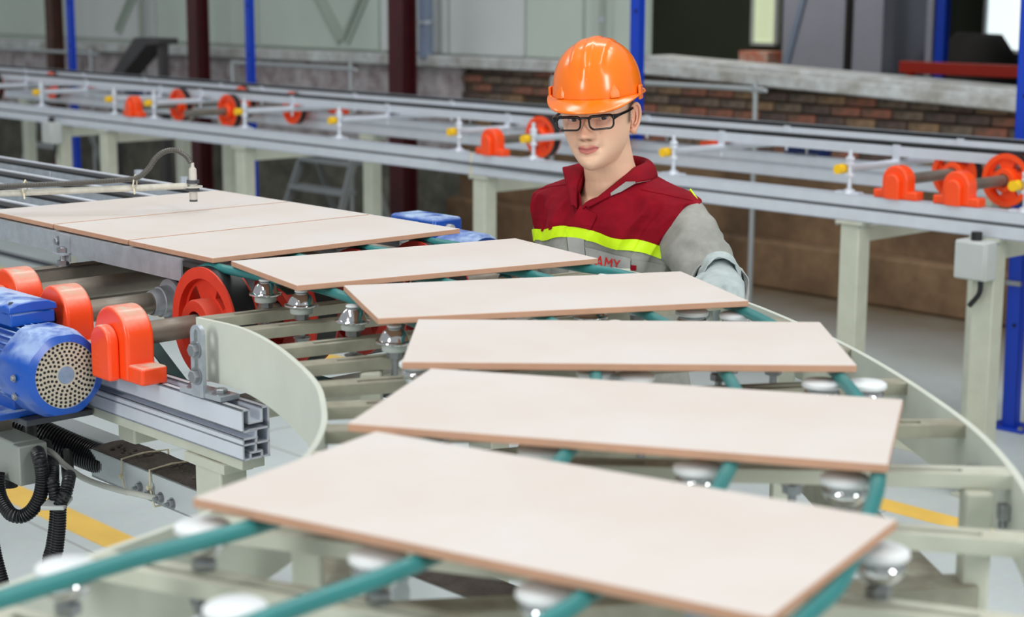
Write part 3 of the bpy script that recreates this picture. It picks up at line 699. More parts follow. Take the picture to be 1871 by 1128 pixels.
# round drive cords: each one loops from its wheel round the bend
def wrap(u, v, z, r):
    return [xy(u-r*math.sin(a), v, z+r*math.cos(a)) for a in [R(k) for k in range(10, 181, 17)]]
cz = 1.3195
cords = [('innermost', 1.69, [(-.47, 3.01), (-.34, 2.879), (-.269, 2.774), (-.165, 2.60), (-.090, 2.41), (-.062, 2.21), (-.066, 2.01), (-.105, 1.81), (-.175, 1.655), (-.242, 1.552), (-.336, 1.456), (-.427, 1.35), (-.56, 1.20), (-.70, 1.05)]),
         ('second', 1.87, [(-.30, 3.105), (-.162, 2.986), (-.07, 2.86), (.043, 2.625), (.098, 2.42), (.112, 2.222), (.098, 2.01), (.060, 1.81), (-.005, 1.60), (-.08, 1.451), (-.197, 1.311), (-.32, 1.16), (-.46, 1.0)]),
         ('third', 2.04, [(-.15, 3.20), (-.021, 3.08), (.048, 3.002), (.15, 2.80), (.215, 2.635), (.268, 2.42), (.287, 2.19), (.278, 1.97), (.236, 1.768), (.17, 1.56), (.07, 1.375), (.034, 1.313), (-.06, 1.18), (-.2, 1.0)]),
         ('outermost', 2.20, [(-.03, 3.29), (.116, 3.115), (.194, 3.04), (.30, 2.85), (.370, 2.675), (.420, 2.44), (.436, 2.17), (.425, 1.93), (.387, 1.728), (.345, 1.58), (.286, 1.405), (.239, 1.315), (.16, 1.17), (.04, 1.0)])]
for nm, wv, pts in cords:
    P = [(x, y, cz) for x, y in pts]
    lead = [xy(-2.655, wv, cz)]
    P = list(reversed(wrap(-2.655, wv, 1.214, .1055)))+lead+catmull(P, 6)
    o = B().tube(P, .0085, 12).build('drive_cord', m_cord, None, 60)
    tag(o, nm+' teal round drive cord running under the fanned tiles round the bend', 'cord', 'teal drive cords of the curve')

# ------------------------------------------------------------------ the ceramic tiles
def tile_obj(ct, th, label):
    b = B(); b.box(-.2999, .2999, -.1497, .1497, 0, .0100)
    b.mi = [1, 0, 1, 1, 1, 1]
    o = b.build('ceramic_tile', [m_tile, m_tbody], None, 30, .0012, 2)
    o.location = (ct[0], ct[1], 1.3290); o.rotation_euler = (0, 0, th)
    tag(o, label, 'tile', 'unglazed ceramic tiles on the conveyor')
tiles = [((.026, 1.549), -.552, 'cream unglazed tile nearest the camera, largest and blurred at its front edge'),
         ((.143, 1.931), -.274, 'cream unglazed tile second from the camera, just behind the largest one'),
         ((.157, 2.339), -.016, 'cream unglazed tile lying squarest to the camera, third in the fan'),
         ((.048, 2.724), .27, 'cream unglazed tile whose right corner points at the worker\'s gloved hand'),
         ((-.176, 3.068), .532, 'cream unglazed tile whose right corner covers the red chest lettering'),
         ((-.430, 3.391), .7445, 'cream unglazed tile nearest of the three butted together, over the red wheel'),
         ((-.6375, 3.6185), .7435, 'cream unglazed tile in the middle of the three butted together'),
         ((-.8455, 3.8465), .7425, 'cream unglazed tile farthest back, under the hanging sensor')]
for c, th, l in tiles: tile_obj(c, th, l)

# ------------------------------------------------------------------ straight conveyor and its drive (u, v, z frame)
ST = thing('straight_conveyor', 'galvanised and aluminium straight belt conveyor feeding tiles from the far left', 'conveyor', (-3.2, 1.9, 0))
B().box(-6.2, -2.74, 1.672, 1.676, 1.283, 1.326).box(-6.2, -2.74, 1.676, 1.700, 1.322, 1.326).build('side_channel', m_galv, ST)
for v in (1.815, 1.965, 2.13, 2.30):
    B().box(-6.6, -2.84, v-.022, v-.018, 1.276, 1.318).box(-6.6, -2.84, v-.022, v+.03, 1.286, 1.290).build('rail', m_galv, ST)
    B().box(-6.6, -2.84, v-.020, v+.016, 1.312, 1.325).build('belt', m_rub, ST)
    B().box(-6.6, -2.84, v+.016, v+.032, 1.276, 1.3278).build('rail_lip', m_alu, ST)
for v, u in ((2.108, -4.25), (2.278, -4.42)):
    B().box(u-.015, u+.015, v-.004, v-.001, 1.262, 1.318).build('joint_tab', m_galv, ST, 30, .001)
for u in (-4.05, -3.82):
    B().cyl((u, 2.35, 1.27), (u, 2.35, 1.345), .012, n=12).build('stop_pin', m_galv, ST)
cb_ = B().box(-3.205, -3.165, 1.30, 2.46, 1.256, 1.260).box(-3.169, -3.165, 1.30, 2.46, 1.225, 1.260).build('cross_member', m_steel, ST)
B().box(-4.80, -4.76, 1.50, 2.46, 1.225, 1.260).build('cross_member', m_steel, ST)
def stand(u, v, zlow, ztop):
    b = B(); b.cyl((u, v, zlow), (u, v, ztop), .006, n=10)
    for z in (1.262, 1.2135, ztop-.012): b.lathe([(.012, 0), (.012, .010)], 6, Matrix.Translation((u, v, z)))
    b.lathe([(.016, 0), (.016, .002)], 14, Matrix.Translation((u, v, 1.2605))); b.lathe([(.016, 0), (.016, .002)], 14, Matrix.Translation((u, v, 1.223)))
    b.build('threaded_bolt', m_zinc, ST)
stand(-3.185, 1.664, 1.18, 1.30); stand(-3.185, 1.862, 1.18, 1.286)
b = B().box(-3.205, -3.165, 1.668, 1.672, 1.270, 1.325).box(-3.205, -3.165, 1.648, 1.672, 1.284, 1.288); b.build('hanger_bracket', m_galv, ST)
b = B(); fastener(b, (-3.215, 1.672, 1.308), .008, .009, Matrix.Rotation(PI/2, 4, 'X')); b.build('bracket_bolt', m_zinc, ST)
B().box(-3.135, -3.125, 1.515, 2.46, 1.165, 1.212).build('stiffener', m_steel, ST)
# stacked aluminium extrusions with open sawn ends
def extrusion(v0, name='extrusion'):
    b = B(); u0, u1 = -6.5, -2.30; z0, z1 = 1.055, 1.142; w = .054; t = .003
    v1 = v0+w
    # outer skins
    b.box(u0, u1, v0, v0+t, 1.103, z1); b.box(u0, u1, v1-t, v1, 1.103, z1)
    b.box(u0, u1, v0, v0+t, z0, 1.093); b.box(u0, u1, v1-t, v1, z0, 1.115)
    b.box(u0, u1, v0, v0+.016, z1-t, z1); b.box(u0, u1, v1-.016, v1, z1-t, z1)
    b.box(u0, u1, v0+.016-t, v0+.016, 1.118, z1); b.box(u0, u1, v1-.016, v1-.016+t, 1.118, z1)
    b.box(u0, u1, v0+.013, v1-.013, 1.116, 1.119); b.box(u0, u1, v0, v0+.030, 1.103, 1.106); b.box(u0, u1, v0+.013, v1, 1.104, 1.107)
    b.box(u0, u1, v0+.026, v0+.029, 1.080, 1.106); b.box(u0, u1, v0, v0+.03, 1.090, 1.093); b.box(u0, u1, v0, v1, 1.080, 1.083)
    b.box(u0, u1, v0, v1, z0, z0+t); b.box(u0, u1, v0+.025, v0+.028, 1.067, 1.082); b.box(u0, u1, v0+.014, v0+.04, 1.065, 1.068)
    b.box(u0, u1, v0+.014, v0+.017, z0, 1.067); b.box(u0, u1, v0+.037, v0+.040, z0, 1.067)
    return b.build(name, m_alu, ST, 30)
extrusion(1.51); extrusion(2.43)
B().box(-6.5, -2.31, 1.514, 1.56, 1.036, 1.055).build('mounting_rail', m_cream, ST, 30, .002)
for v in (1.537, 2.457):
    for u in ((-2.41, -5.7) if v < 2 else (-2.75, -5.7)):
        l = B().box(u-.040, u+.040, v-.027, v+.027, .012, 1.036).build('leg', m_cream, ST, 30, .004)
        B().box(u-.08, u+.08, v-.06, v+.06, 0, .012).build('foot_plate', m_cream, l)
        B().box(u-.07, u+.055, v-.029, v+.029, 1.02, 1.036).build('head_plate', m_cream, l)
B().box(-2.80, -2.74, 1.56, 2.43, .985, 1.03).build('cross_tie', m_cream, ST, 30, .004)

def drive_shaft(u, label):
    t = thing('wheel_shaft', label, 'shaft', (u, 1.5, 1.214))
    return t
# first shaft with the red spoked wheels
t1 = drive_shaft(-2.655, 'dusty steel shaft with red spoked wheels under the fanned tiles')
B().cyl((-2.655, 1.48, 1.214), (-2.655, 2.50, 1.214), .021, n=28).build('shaft', m_steel, t1, 40)
for i, v in enumerate((1.69, 1.87, 2.04, 2.20)):
    wheel(t1, -2.655, v, 1.214, .107, .052, m_redw if i == 0 else m_redw2)
t2 = drive_shaft(-2.868, 'dusty steel shaft with grey belt pulleys behind the red wheels')
B().cyl((-2.868, 1.48, 1.223), (-2.868, 2.50, 1.223), .021, n=28).build('shaft', m_steel, t2, 40)
for v in (1.725, 1.895, 2.065, 2.235):
    Mx = axis((-2.868, v-.045, 1.223), (-2.868, v+.1, 1.223))
    p = B().lathe([(.022, 0), (.024, 0), (.026, .006), (.027, .018), (.030, .019), (.031, .040), (.0425, .041), (.0435, .043), (.0435, .049), (.040, .051), (.022, .051)], 40, Mx).build('belt_pulley', m_galv, t2, 40)
    B().lathe([(.038, .0505), (.043, .054), (.043, .072), (.022, .074)], 40, Mx).build('belt_groove', m_rub, p, 40)
    B().lathe([(.022, .074), (.0435, .074), (.0435, .080), (.022, .080)], 40, Mx).build('rear_flange', m_galv, p, 40)
t3 = drive_shaft(-3.06, 'dusty steel shaft at the left edge behind the second bearing')
B().cyl((-3.06, 1.48, 1.232), (-3.06, 2.50, 1.232), .021, n=28).build('shaft', m_steel, t3, 40)
# flat green belts between the wheels
def flat_belt(v, w, label, pts):
    b = B(); P = catmull([(u, v, z) for u, z in pts], 6); n = len(P); vs = []
    for i, p in enumerate(P):
        d = (P[min(i+1, n-1)]-P[max(i-1, 0)]).normalized(); nn = Vector((-d.z, 0, d.x))
        if nn.z < 0: pass
        for a, c in ((-w/2, 0), (w/2, 0), (w/2, .003), (-w/2, .003)): vs.append(p+Vector((0, a, 0))+nn*c)
    b.add(vs, [(i*4+k, i*4+(k+1) % 4, (i+1)*4+(k+1) % 4, (i+1)*4+k) for i in range(n-1) for k in range(4)]+[(0, 1, 2, 3), (4*n-1, 4*n-2, 4*n-3, 4*n-4)])
    o = b.build('flat_belt', m_belt, None, 50); o.rotation_euler = (0, 0, RZ)
    tag(o, label, 'belt')
flat_belt(1.742, .022, 'dark green flat belt arching from the grey pulley over the red wheel', [(-2.913, 1.215), (-2.905, 1.247), (-2.868, 1.2685), (-2.82, 1.280), (-2.75, 1.304), (-2.655, 1.3235), (-2.56, 1.309), (-2.48, 1.285)])
flat_belt(1.60, .026, 'dark green flat belt slanting down below the front shaft', [(-2.78, 1.205), (-2.70, 1.155), (-2.60, 1.10), (-2.50, 1.06)])
flat_belt(1.90, .03, 'dark green flat belt running low behind the extrusion end', [(-2.9, 1.085), (-2.6, 1.080), (-2.3, 1.090), (-2.05, 1.10)])
# bearing blocks on the front extrusion
tb, Mx = bearing_block(-2.655, 1.499, 1.1425, 1.214, .205, 'dusty orange bearing block nearest the aluminium beam end, holding the front shaft', m_org, None, 'orange bearing blocks of the near drive')
tb2, _ = bearing_block(-2.868, 1.499, 1.1515, 1.223, .205, 'orange bearing block with an open bore between the other two near ones', m_org, None, 'orange bearing blocks of the near drive', 1.0, False)
b = B().lathe([(.0, 0), (.017, 0), (.017, .003), (0, .003)], 20, axis((-2.868, 1.472, 1.223), (-2.868, 1.4, 1.223))); b.build('bore', m_hole, tb2)
tb3, _ = bearing_block(-3.06, 1.499, 1.1605, 1.232, .18, 'orange bearing block cut by the left edge above the blue motor', m_org, None, 'orange bearing blocks of the near drive')
for u, z in ((-2.868, 1.1515), (-3.06, 1.1605)):
    B().box(u-.10, u+.095 if u > -3 else u+.085, 1.512, 1.527, 1.142, z).build('shim_plate', m_galv, ST)
# electric motor
EM = thing('electric_motor', 'blue finned electric motor with a round cream fan grille at lower left', 'motor', (-2.74, 1.405, 1.05))
mu, mv, mz = -2.695, 1.405, 1.15
Mm = axis((mu-.3, mv, mz), (mu, mv, mz))
def rsq(r, z, n=48, sq=.16):
    return [(r*(1-sq*math.cos(8*a))*math.cos(a), r*(1-sq*math.cos(8*a))*math.sin(a), z) for a in [2*PI*i/n for i in range(n)]]
b = B(); rings = [rsq(.077, .195, sq=.0), rsq(.080, .20, sq=.028), rsq(.080, .27, sq=.028), rsq(.073, .296, sq=.02), rsq(.060, .300, sq=0), rsq(.0595, .2965, sq=0)]
vs = [Mm @ Vector(p) for r_ in rings for p in r_]; n = 48
fs = [(j*n+i, j*n+(i+1) % n, (j+1)*n+(i+1) % n, (j+1)*n+i) for j in range(len(rings)-1) for i in range(n)]
b.add(vs, fs); b.build('fan_cover', m_blue, EM, 35)
gr = B().lathe([(0, .2955), (.0595, .2955), (.0595, .298), (0, .298)], 48, Mm).build('fan_grille', m_grille, EM, 30)
h = B()
for k, (r_, cnt) in enumerate(((.0215, 14), (.0285, 19), (.0355, 24), (.0425, 29), (.0495, 34), (.0562, 38))):
    for i in range(cnt):
        a = 2*PI*i/cnt+k*.1; p = Mm @ Vector((r_*math.cos(a), r_*math.sin(a), .298))
        h.lathe([(.0, 0), (.0026, 0), (.0026, .0007), (0, .0007)], 8, Matrix.Translation(p) @ Mm.to_3x3().to_4x4())
h.build('grille_holes', m_hole, gr, 0)
B().lathe([(0, .298), (.016, .298), (.0155, .2992), (0, .2992)], 28, Mm).build('grille_hub', mat('blue_dusted_hub', (128, 150, 178), .6, var=.2, scale=60), gr, 30)
b = B(); b.lathe([(.055, -.02), (.064, -.02), (.064, .2), (.05, .2)], 40, Mm)
for i in range(36):
    a = 2*PI*i/36
    if not (R(40) < a < R(140) and False): b.box(-.0015, .0015, .058, .075, -.01, .196, Mm @ Matrix.Rotation(a, 4, 'Z'))
b.build('finned_body', m_blue, EM, 30)
b = B().box(mu-.305, mu-.125, mv-.04, mv+.048, 1.222, 1.247).build('terminal_box', m_blue, EM, 30, .004)
b2 = B(); pts = [(-.048, 0), (.048, 0), (.046, .012), (.03, .0185), (0, .021), (-.03, .0185), (-.046, .012)]
b2.prism(pts, mu-.308, mu-.122, Matrix(((0, 0, 1, 0), (1, 0, 0, mv+.004), (0, 1, 0, 1.247), (0, 0, 0, 1)))).build('terminal_lid', m_blue, EM, 30, .003)
for du in (-.29, -.14): bolt('lid_screw', (mu+du, mv-.03, 1.262), .004, .004, None, EM, m_sensd)
bolt('cover_screw', (mu-.038, mv-.0815, mz), .005, .005, Matrix.Rotation(PI/2, 4, 'X'), EM); bolt('cover_screw', (mu-.045, mv-.0775, mz-.035), .005, .005, Matrix.Rotation(PI/2, 4, 'X'), EM)
B().box(mu-.27, mu-.13, mv-.07, mv+.07, 1.052, 1.066).box(mu-.26, mu-.14, mv-.035, mv+.035, 1.06, 1.09).build('motor_foot', m_blue, EM, 30, .003)
# motor shelf, hung from the extrusion
B().box(-3.05, -2.80, 1.375, 1.51, 1.040, 1.052).build('motor_shelf', m_sensd, ST, 30, .002)
# right-hand drive motors, mostly hidden by the tiles
def hidden_motor(u, v, z, label, l=.2):
    t = thing('electric_motor', label, 'motor', (u, v, z-.08), 'blue motors on the far side of the near conveyor')
    Mh = axis((u-l/2, v, z), (u+l/2, v, z))
    b = B(); b.lathe([(.05, 0), (.066, .006), (.066, l-.03), (.05, l)], 32, Mh); b.build('body', m_blue, t, 40)
    b = B(); b.lathe([(.068, l*.62), (.074, l*.66), (.074, l*.95), (.066, l+.004), (.0, l+.004)], 36, Mh); b.build('fan_cover', m_blue, t, 40)
    B().box(u-l*.45, u+l*.08, v-.045, v+.045, z+.05, z+.098).build('terminal_box', m_blue, t, 30, .008)
    B().cyl((u+l*.08, v, z+.074), (u+l*.08+.014, v, z+.074), .010, n=12).build('gland', m_rod, t)
    B().box(u-l*.4, u+l*.4, v-.06, v+.06, z-.085, z-.07).box(u-l*.3, u+l*.3, v-.03, v+.03, z-.075, z-.04).build('foot', m_blue, t)
hidden_motor(-3.045, 2.57, 1.200, 'blue motor peeking over the right edge of the three butted tiles', .31)
B().box(-3.26, -2.86, 2.484, 2.68, 1.102, 1.115).build('motor_shelf', m_steel, ST, 30, .002)
# ------------------------------------------------------------------ cable tray, box, hoses, sensor
CT = thing('cable_tray', 'pale cable duct with a dust-covered lid slanting below the aluminium beam', 'cable duct', (-2.6, 1.66, .85))
B().box(-3.02, -.9, 1.62, 1.624, .852, .906).box(-3.02, -.9, 1.706, 1.71, .852, .906).box(-3.02, -.9, 1.62, 1.71, .852, .856).build('trough', m_tray, CT)
lid = B().box(-3.03, -.9, 1.617, 1.713, .906, .910).box(-3.03, -.9, 1.617, 1.6195, .893, .906).box(-3.42, -3.03, 1.662, 1.713, .906, .910).build('lid', m_tray, CT)
db = B(); nu, nv = 150, 12; vs = []
for i in range(nu+1):
    for j in range(nv+1):
        u = -3.02+2.11*i/nu; v = 1.621+.089*j/nv
        e = min(j, nv-j)/2.0; hgt = .0015+.006*min(1, e)*(.5+.9*noise.noise(Vector((u*14, v*22, 3))))+.0025*max(0, noise.noise(Vector((u*60, v*60, 1))))
        vs.append((u, v, .910+max(.0006, hgt)))
db.add(vs, [(i*(nv+1)+j, (i+1)*(nv+1)+j, (i+1)*(nv+1)+j+1, i*(nv+1)+j+1) for i in range(nu) for j in range(nv)])
o = db.build('settled_dust', m_soot, lid, 60)
chunks = B()
for k in range(26):
    u, v = random.uniform(-2.98, -2.6), random.uniform(1.64, 1.70); s = random.uniform(.002, .007)
    chunks.lathe([(0, -s*.3), (s, 0), (s*.7, s*.5), (0, s*.8)], 6, Matrix.Translation((u, v, .916)) @ Matrix.Rotation(k, 4, 'Z'))
chunks.build('dust_crumbs', m_soot, lid, 0)['kind'] = 'stuff'
for u, z in ((-2.83, .872), (-2.793, .868), (-2.752, .868), (-2.712, .866)):
    b = B(); fastener(b, (u, 1.62, z), .0085, .010, Matrix.Rotation(PI/2, 4, 'X')); b.cyl((u, 1.62, z), (u, 1.602, z), .004, n=8); b.build('duct_bolt', m_zinc, CT)
for u in (-2.885, -2.78):
    B().tube([(u, 1.613, .918), (u+.004, 1.611, .88), (u+.012, 1.614, .848), (u+.012, 1.66, .846), (u+.01, 1.716, .848), (u, 1.718, .918), (u, 1.66, .922)], .0022, 6, True).cyl((u+.004, 1.612, .885), (u+.004, 1.604, .885), .005, n=6).build('cable_tie', m_tie, CT)
for u in (-1.4,):
    B().box(u-.02, u+.02, 1.64, 1.69, .012, .852).build('support_post', m_cream, CT); B().box(u-.05, u+.05, 1.62, 1.71, 0, .012).build('foot_plate', m_cream, CT)

t = thing('conduit', 'thick black corrugated conduit entering the pale duct below the blue motor', 'conduit')
FR[t.name] = Vector((0, 0, 0))
P = catmull([(-3.40, 1.455, .985), (-3.30, 1.480, .982), (-3.20, 1.53, .955), (-3.12, 1.580, .920), (-3.05, 1.625, .892), (-2.985, 1.650, .880)], 10)
B().corr(P, .031, .0066, .13, 18).build('hose', m_corr, t, 25)
B().tube([p+Vector((0, 0, 0)) for p in P[12:16]], .0345, 18).build('coupling', m_rub, t, 40)
t = thing('control_box', 'grey steel control box hanging under the blue motor at the left edge', 'box', (-2.98, 1.41, .90))
B().box(-3.16, -2.878, 1.385, 1.44, .913, .993).build('case', m_box, t, 30, .004)
B().box(-2.878, -2.850, 1.382, 1.44, .915, .991).build('end_cover', m_box, t, 30, .003)
B().box(-3.00, -2.97, 1.40, 1.43, .993, 1.040).build('hanger', m_steel, t)
B().cyl((-2.985, 1.41, .913), (-2.985, 1.41, .883), .017, n=14).build('gland', m_rub, t); B().cyl((-2.94, 1.405, .913), (-2.94, 1.405, .891), .015, n=14).build('gland', m_rub, t)

def hose(label, pts, r, name='cable_hose'):
    o = B().corr(catmull(pts, 10), r, .0052, .17, 12).build(name, m_corr, None, 25)
    tag(o, label, 'hose', 'black corrugated cable hoses below the motor'); return o
Y = 2.80
def pt(x, z, y=Y): return (x, y, z)
hose('black corrugated hose looping in a U under the grey control box', [(-.965, 3.30, .965), (-.935, 3.20, .955), (-.890, 3.08, .972), (-.868, 3.02, .972), (-.864, 3.02, .938), (-.870, 3.02, .904), (-.885, 3.02, .877), (-.904, 3.02, .863), (-.921, 3.02, .864), (-.936, 3.03, .872), (-.955, 3.05, .895), (-.962, 3.07, .93)], .0135)
hose('left one of two black hoses tied together and hanging to the floor', [(-.935, 3.30, .925), (-.905, 3.22, .912), (-.862, 3.08, .942), (-.846, 3.02, .930), (-.841, 3.02, .893), (-.845, 3.02, .846), (-.853, 3.02, .803), (-.862, 3.02, .761), (-.868, 3.02, .6), (-.868, 3.02, .013)], .0125)
hose('right one of two black hoses tied together and hanging to the floor', [(-.895, 3.30, .905), (-.860, 3.18, .895), (-.818, 3.03, .935), (-.816, 2.995, .915), (-.826, 2.992, .895), (-.830, 2.992, .852), (-.836, 2.992, .81), (-.842, 2.992, .773), (-.846, 2.992, .6), (-.846, 2.992, .013)], .0125)
o = B().box(-.858, -.815, 2.974, 3.040, .888, .896).build('hose_tie', m_boxl, None, 30, .002); tag(o, 'pale plastic tie binding the two hanging black hoses', 'cable tie')
o = B().corr(catmull([(-.985, 3.10, .93), (-.975, 3.05, .86), (-.968, 3.05, .78), (-.945, 3.05, .66), (-.93, 3.05, .5), (-.93, 3.05, .013)], 10), .0115, .0052, .17, 12).build('cable_hose', m_corr, None, 25); tag(o, 'black corrugated hose hanging at the extreme left edge', 'hose', 'black corrugated cable hoses below the motor')
o = B().tube(catmull([(-1.00, 3.28, .955), (-.935, 3.18, .958), (-.875, 3.12, .958), (-.851, 3.12, .934), (-.811, 3.12, .905), (-.751, 3.12, .884), (-.715, 3.12, .876), (-.66, 3.14, .855), (-.61, 3.2, .81)], 8), .0058, 12).build('air_tube', mat('clear_white_tube', (214, 216, 208), .25), None, 60)
tag(o, 'whitish plastic air tube curving below the thick black conduit', 'tube')

SN = thing('proximity_sensor', 'grey cylindrical sensor on a whitish rod hanging over the farthest tile', 'sensor', (-.708, 3.75, 1.0), uv=False)
B().tube([(-1.32, 3.66, 1.378), (-.725, 3.745, 1.396)],   .0072, 16).build('rod', m_rod, SN, 40)
B().lathe([(.0072, 0), (.0055, .005), (0, .007)], 16, axis((-.725, 3.745, 1.396), (-.70, 3.7486, 1.397))).build('rod_end', m_rod, SN, 40)
B().box(-1.335, -1.30, 3.64, 3.675, .02, 1.39).build('rod_stand', m_galv, SN); B().box(-1.39, -1.25, 3.60, 3.71, 0, .02).build('stand_foot', m_galv, SN)
sx, sy = -.708, 3.75; T = Matrix.Translation((sx, sy, 0))
B().lathe([(.0075, 1.434), (.0085, 1.432), (.0088, 1.40), (.0098, 1.398), (.0098, 1.388), (.0088, 1.387), (.0088, 1.366), (.0085, 1.364), (0, 1.364)], 24, T).build('body', m_sens, SN, 40)
B().lathe([(.009, 1.4015), (.0142, 1.4015), (.0142, 1.409), (.009, 1.409)], 6, T).build('lock_nut', m_sensd, SN, 30); B().lathe([(.009, 1.384), (.0142, 1.384), (.0142, 1.3915), (.009, 1.3915)], 6, T).build('lock_nut', m_sensd, SN, 30); B().lathe([(.0090, 1.361), (.0090, 1.3655), (0, 1.3655)], 20, T).build('sensing_face', m_sensd, SN, 30)
B().lathe([(.009, 1.3925), (.021, 1.3925), (.021, 1.3955), (.009, 1.3955)], 24, T).box(-.725-.006, -.705, 3.741, 3.757, 1.3925, 1.3955).build('mount_plate', m_rod, SN, 30)
B().lathe([(.0078, 1.434), (.004, 1.438), (.0035, 1.447)], 14, T).build('cable_boot', m_sens, SN, 40)
P = catmull([(-1.30, 3.650, 1.396), (-1.13, 3.675, 1.4005), (-.95, 3.705, 1.4065), (-.86, 3.72, 1.4115), (-.825, 3.725, 1.4165), (-.803, 3.73, 1.434), (-.785, 3.735, 1.459), (-.765, 3.74, 1.473), (-.742, 3.745, 1.4745), (-.722, 3.75, 1.462), (-.7115, 3.75, 1.446)], 10)
B().corr(P, .0062, .0034, .2, 12).build('flex_conduit', m_flex, SN, 25)
for (x, y, z) in ((-1.065, 3.696, 1.395), (-.832, 3.729, 1.403)):
    B().tube([(x-.002, y-.013, z-.004), (x, y-.008, z+.012), (x+.001, y, z+.018), (x+.002, y+.010, z+.010), (x+.001, y+.012, z-.008), (x, y, z-.015), (x-.001, y-.010, z-.012)], .0018, 6, True).cyl((x, y-.012, z-.010), (x+.002, y-.016, z-.022), .002, n=6).build('cable_tie', m_tie, SN)
# ------------------------------------------------------------------ the worker
def attr_mat(name, rough, sss=0., bump=0., coat=0.):
    "material coloured by the mesh's own colour attribute (lips, brows, lids, plus painted shade in nostrils and creases)"
    m = bpy.data.materials.new(name); m.use_nodes = True; nt = m.node_tree; b = nt.nodes['Principled BSDF']; N = nt.nodes.new; L = nt.links.new
    a = N('ShaderNodeAttribute'); a.attribute_name = 'tint'; L(a.outputs['Color'], b.inputs['Base Color'])
    b.inputs['Roughness'].default_value = rough
    if sss:
        b.inputs['Subsurface Weight'].default_value = sss; b.inputs['Subsurface Radius'].default_value = (.012, .005, .003); b.inputs['Subsurface Scale'].default_value = .5
    if bump:
        n = N('ShaderNodeTexNoise'); n.inputs['Scale'].default_value = 700; n.inputs['Detail'].default_value = 3; tc = N('ShaderNodeTexCoord'); L(tc.outputs['Object'], n.inputs['Vector'])
        bp = N('ShaderNodeBump'); bp.inputs['Strength'].default_value = bump; bp.inputs['Distance'].default_value = .0006; L(n.outputs['Fac'], bp.inputs['Height']); L(bp.outputs['Normal'], b.inputs['Normal'])
    return m
def cloth(name, c, c2, rough=.85):
    m = mat(name, c, rough, var=.1, scale=26, c2=c2, bump=.10, bscale=900)
    m.node_tree.nodes['Principled BSDF'].inputs['Specular IOR Level'].default_value = .2
    return m
m_skin = attr_mat('skin', .42, .10, .15)
m_maroon = cloth('maroon_twill', (142, 6, 30), (122, 4, 24))
m_grey = cloth('grey_twill', (156, 158, 152), (140, 142, 136))
m_greyl = cloth('light_grey_twill', (172, 174, 172), (158, 160, 158))
m_glove = cloth('pale_grey_glove', (176, 188, 188), (158, 170, 170))
m_lime = mat('lime_reflective_tape', (212, 255, 8), .5, var=.06, scale=60)
m_thread = mat('pale_thread', (208, 200, 196), .8)
m_rletter = mat('red_embroidery', (214, 34, 30), .7)
m_hat = mat('orange_hat_plastic', (252, 124, 22), .22, var=.03, scale=9, coat=.3)
m_frame = mat('glossy_black_frame', (14, 14, 17), .18)
m_lens = glass('spectacle_lens', (.97, .98, .98), .07)
m_eye = mat('eye_white', (226, 216, 208), .25); m_iris = mat('dark_brown_iris', (46, 32, 26), .15)
m_hair = mat('black_hair', (26, 22, 22), .5)
m_trou = cloth('dark_grey_trousers', (96, 98, 98), (84, 86, 86))
m_boot = mat('black_boot', (26, 26, 28), .45)

PX, PY = .222, 3.668
YAW = R(-29)
BM = Matrix.Translation((PX, PY, 0)) @ Matrix.Rotation(YAW, 4, 'Z')      # body frame: x = his left, -y = front
BI = BM.inverted()
HM = Matrix.Translation((.180, 3.612, 1.567)) @ Matrix.Rotation(R(-20), 4, 'Z') @ Matrix.Rotation(R(1.5), 4, 'X') @ Matrix.Rotation(R(-4.5), 4, 'Y')   # head frame, origin between the ears at eye level
HTM = HM @ Matrix.Translation((0, 0, .0018)) @ Matrix.Rotation(R(4), 4, 'Z') @ Matrix.Rotation(R(3.5), 4, 'X') @ Matrix.Rotation(R(2.5), 4, 'Y')      # hat frame
def lerp_tab(tab, z):
    if z <= tab[0][0]: return tab[0][1:]
    for a, b in zip(tab, tab[1:]):
        if z <= b[0]:
            t = (z-a[0])/(b[0]-a[0]); t = t*t*(3-2*t) if False else t
            return [x+(y-x)*t for x, y in zip(a[1:], b[1:])]
    return tab[-1][1:]
def evaluated(o):
    dg = bpy.context.evaluated_depsgraph_get(); dg.update()
    me = bpy.data.meshes.new_from_object(o.evaluated_get(dg)); return me
def remesh(b, voxel, smooth=6, tmp='tmp'):
    o = b.build(tmp, m_skin, None, 0); r = o.modifiers.new('r', 'REMESH'); r.mode = 'VOXEL'; r.voxel_size = voxel
    s = o.modifiers.new('s', 'SMOOTH'); s.factor = .5; s.iterations = smooth
    me = evaluated(o); old = o.data; bpy.data.objects.remove(o); bpy.data.meshes.remove(old); return me
def ss(a, b, x):
    t = max(0, min(1, (x-a)/(b-a))); return t*t*(3-2*t)
def gs(x, s): return math.exp(-.5*(x/s)**2)
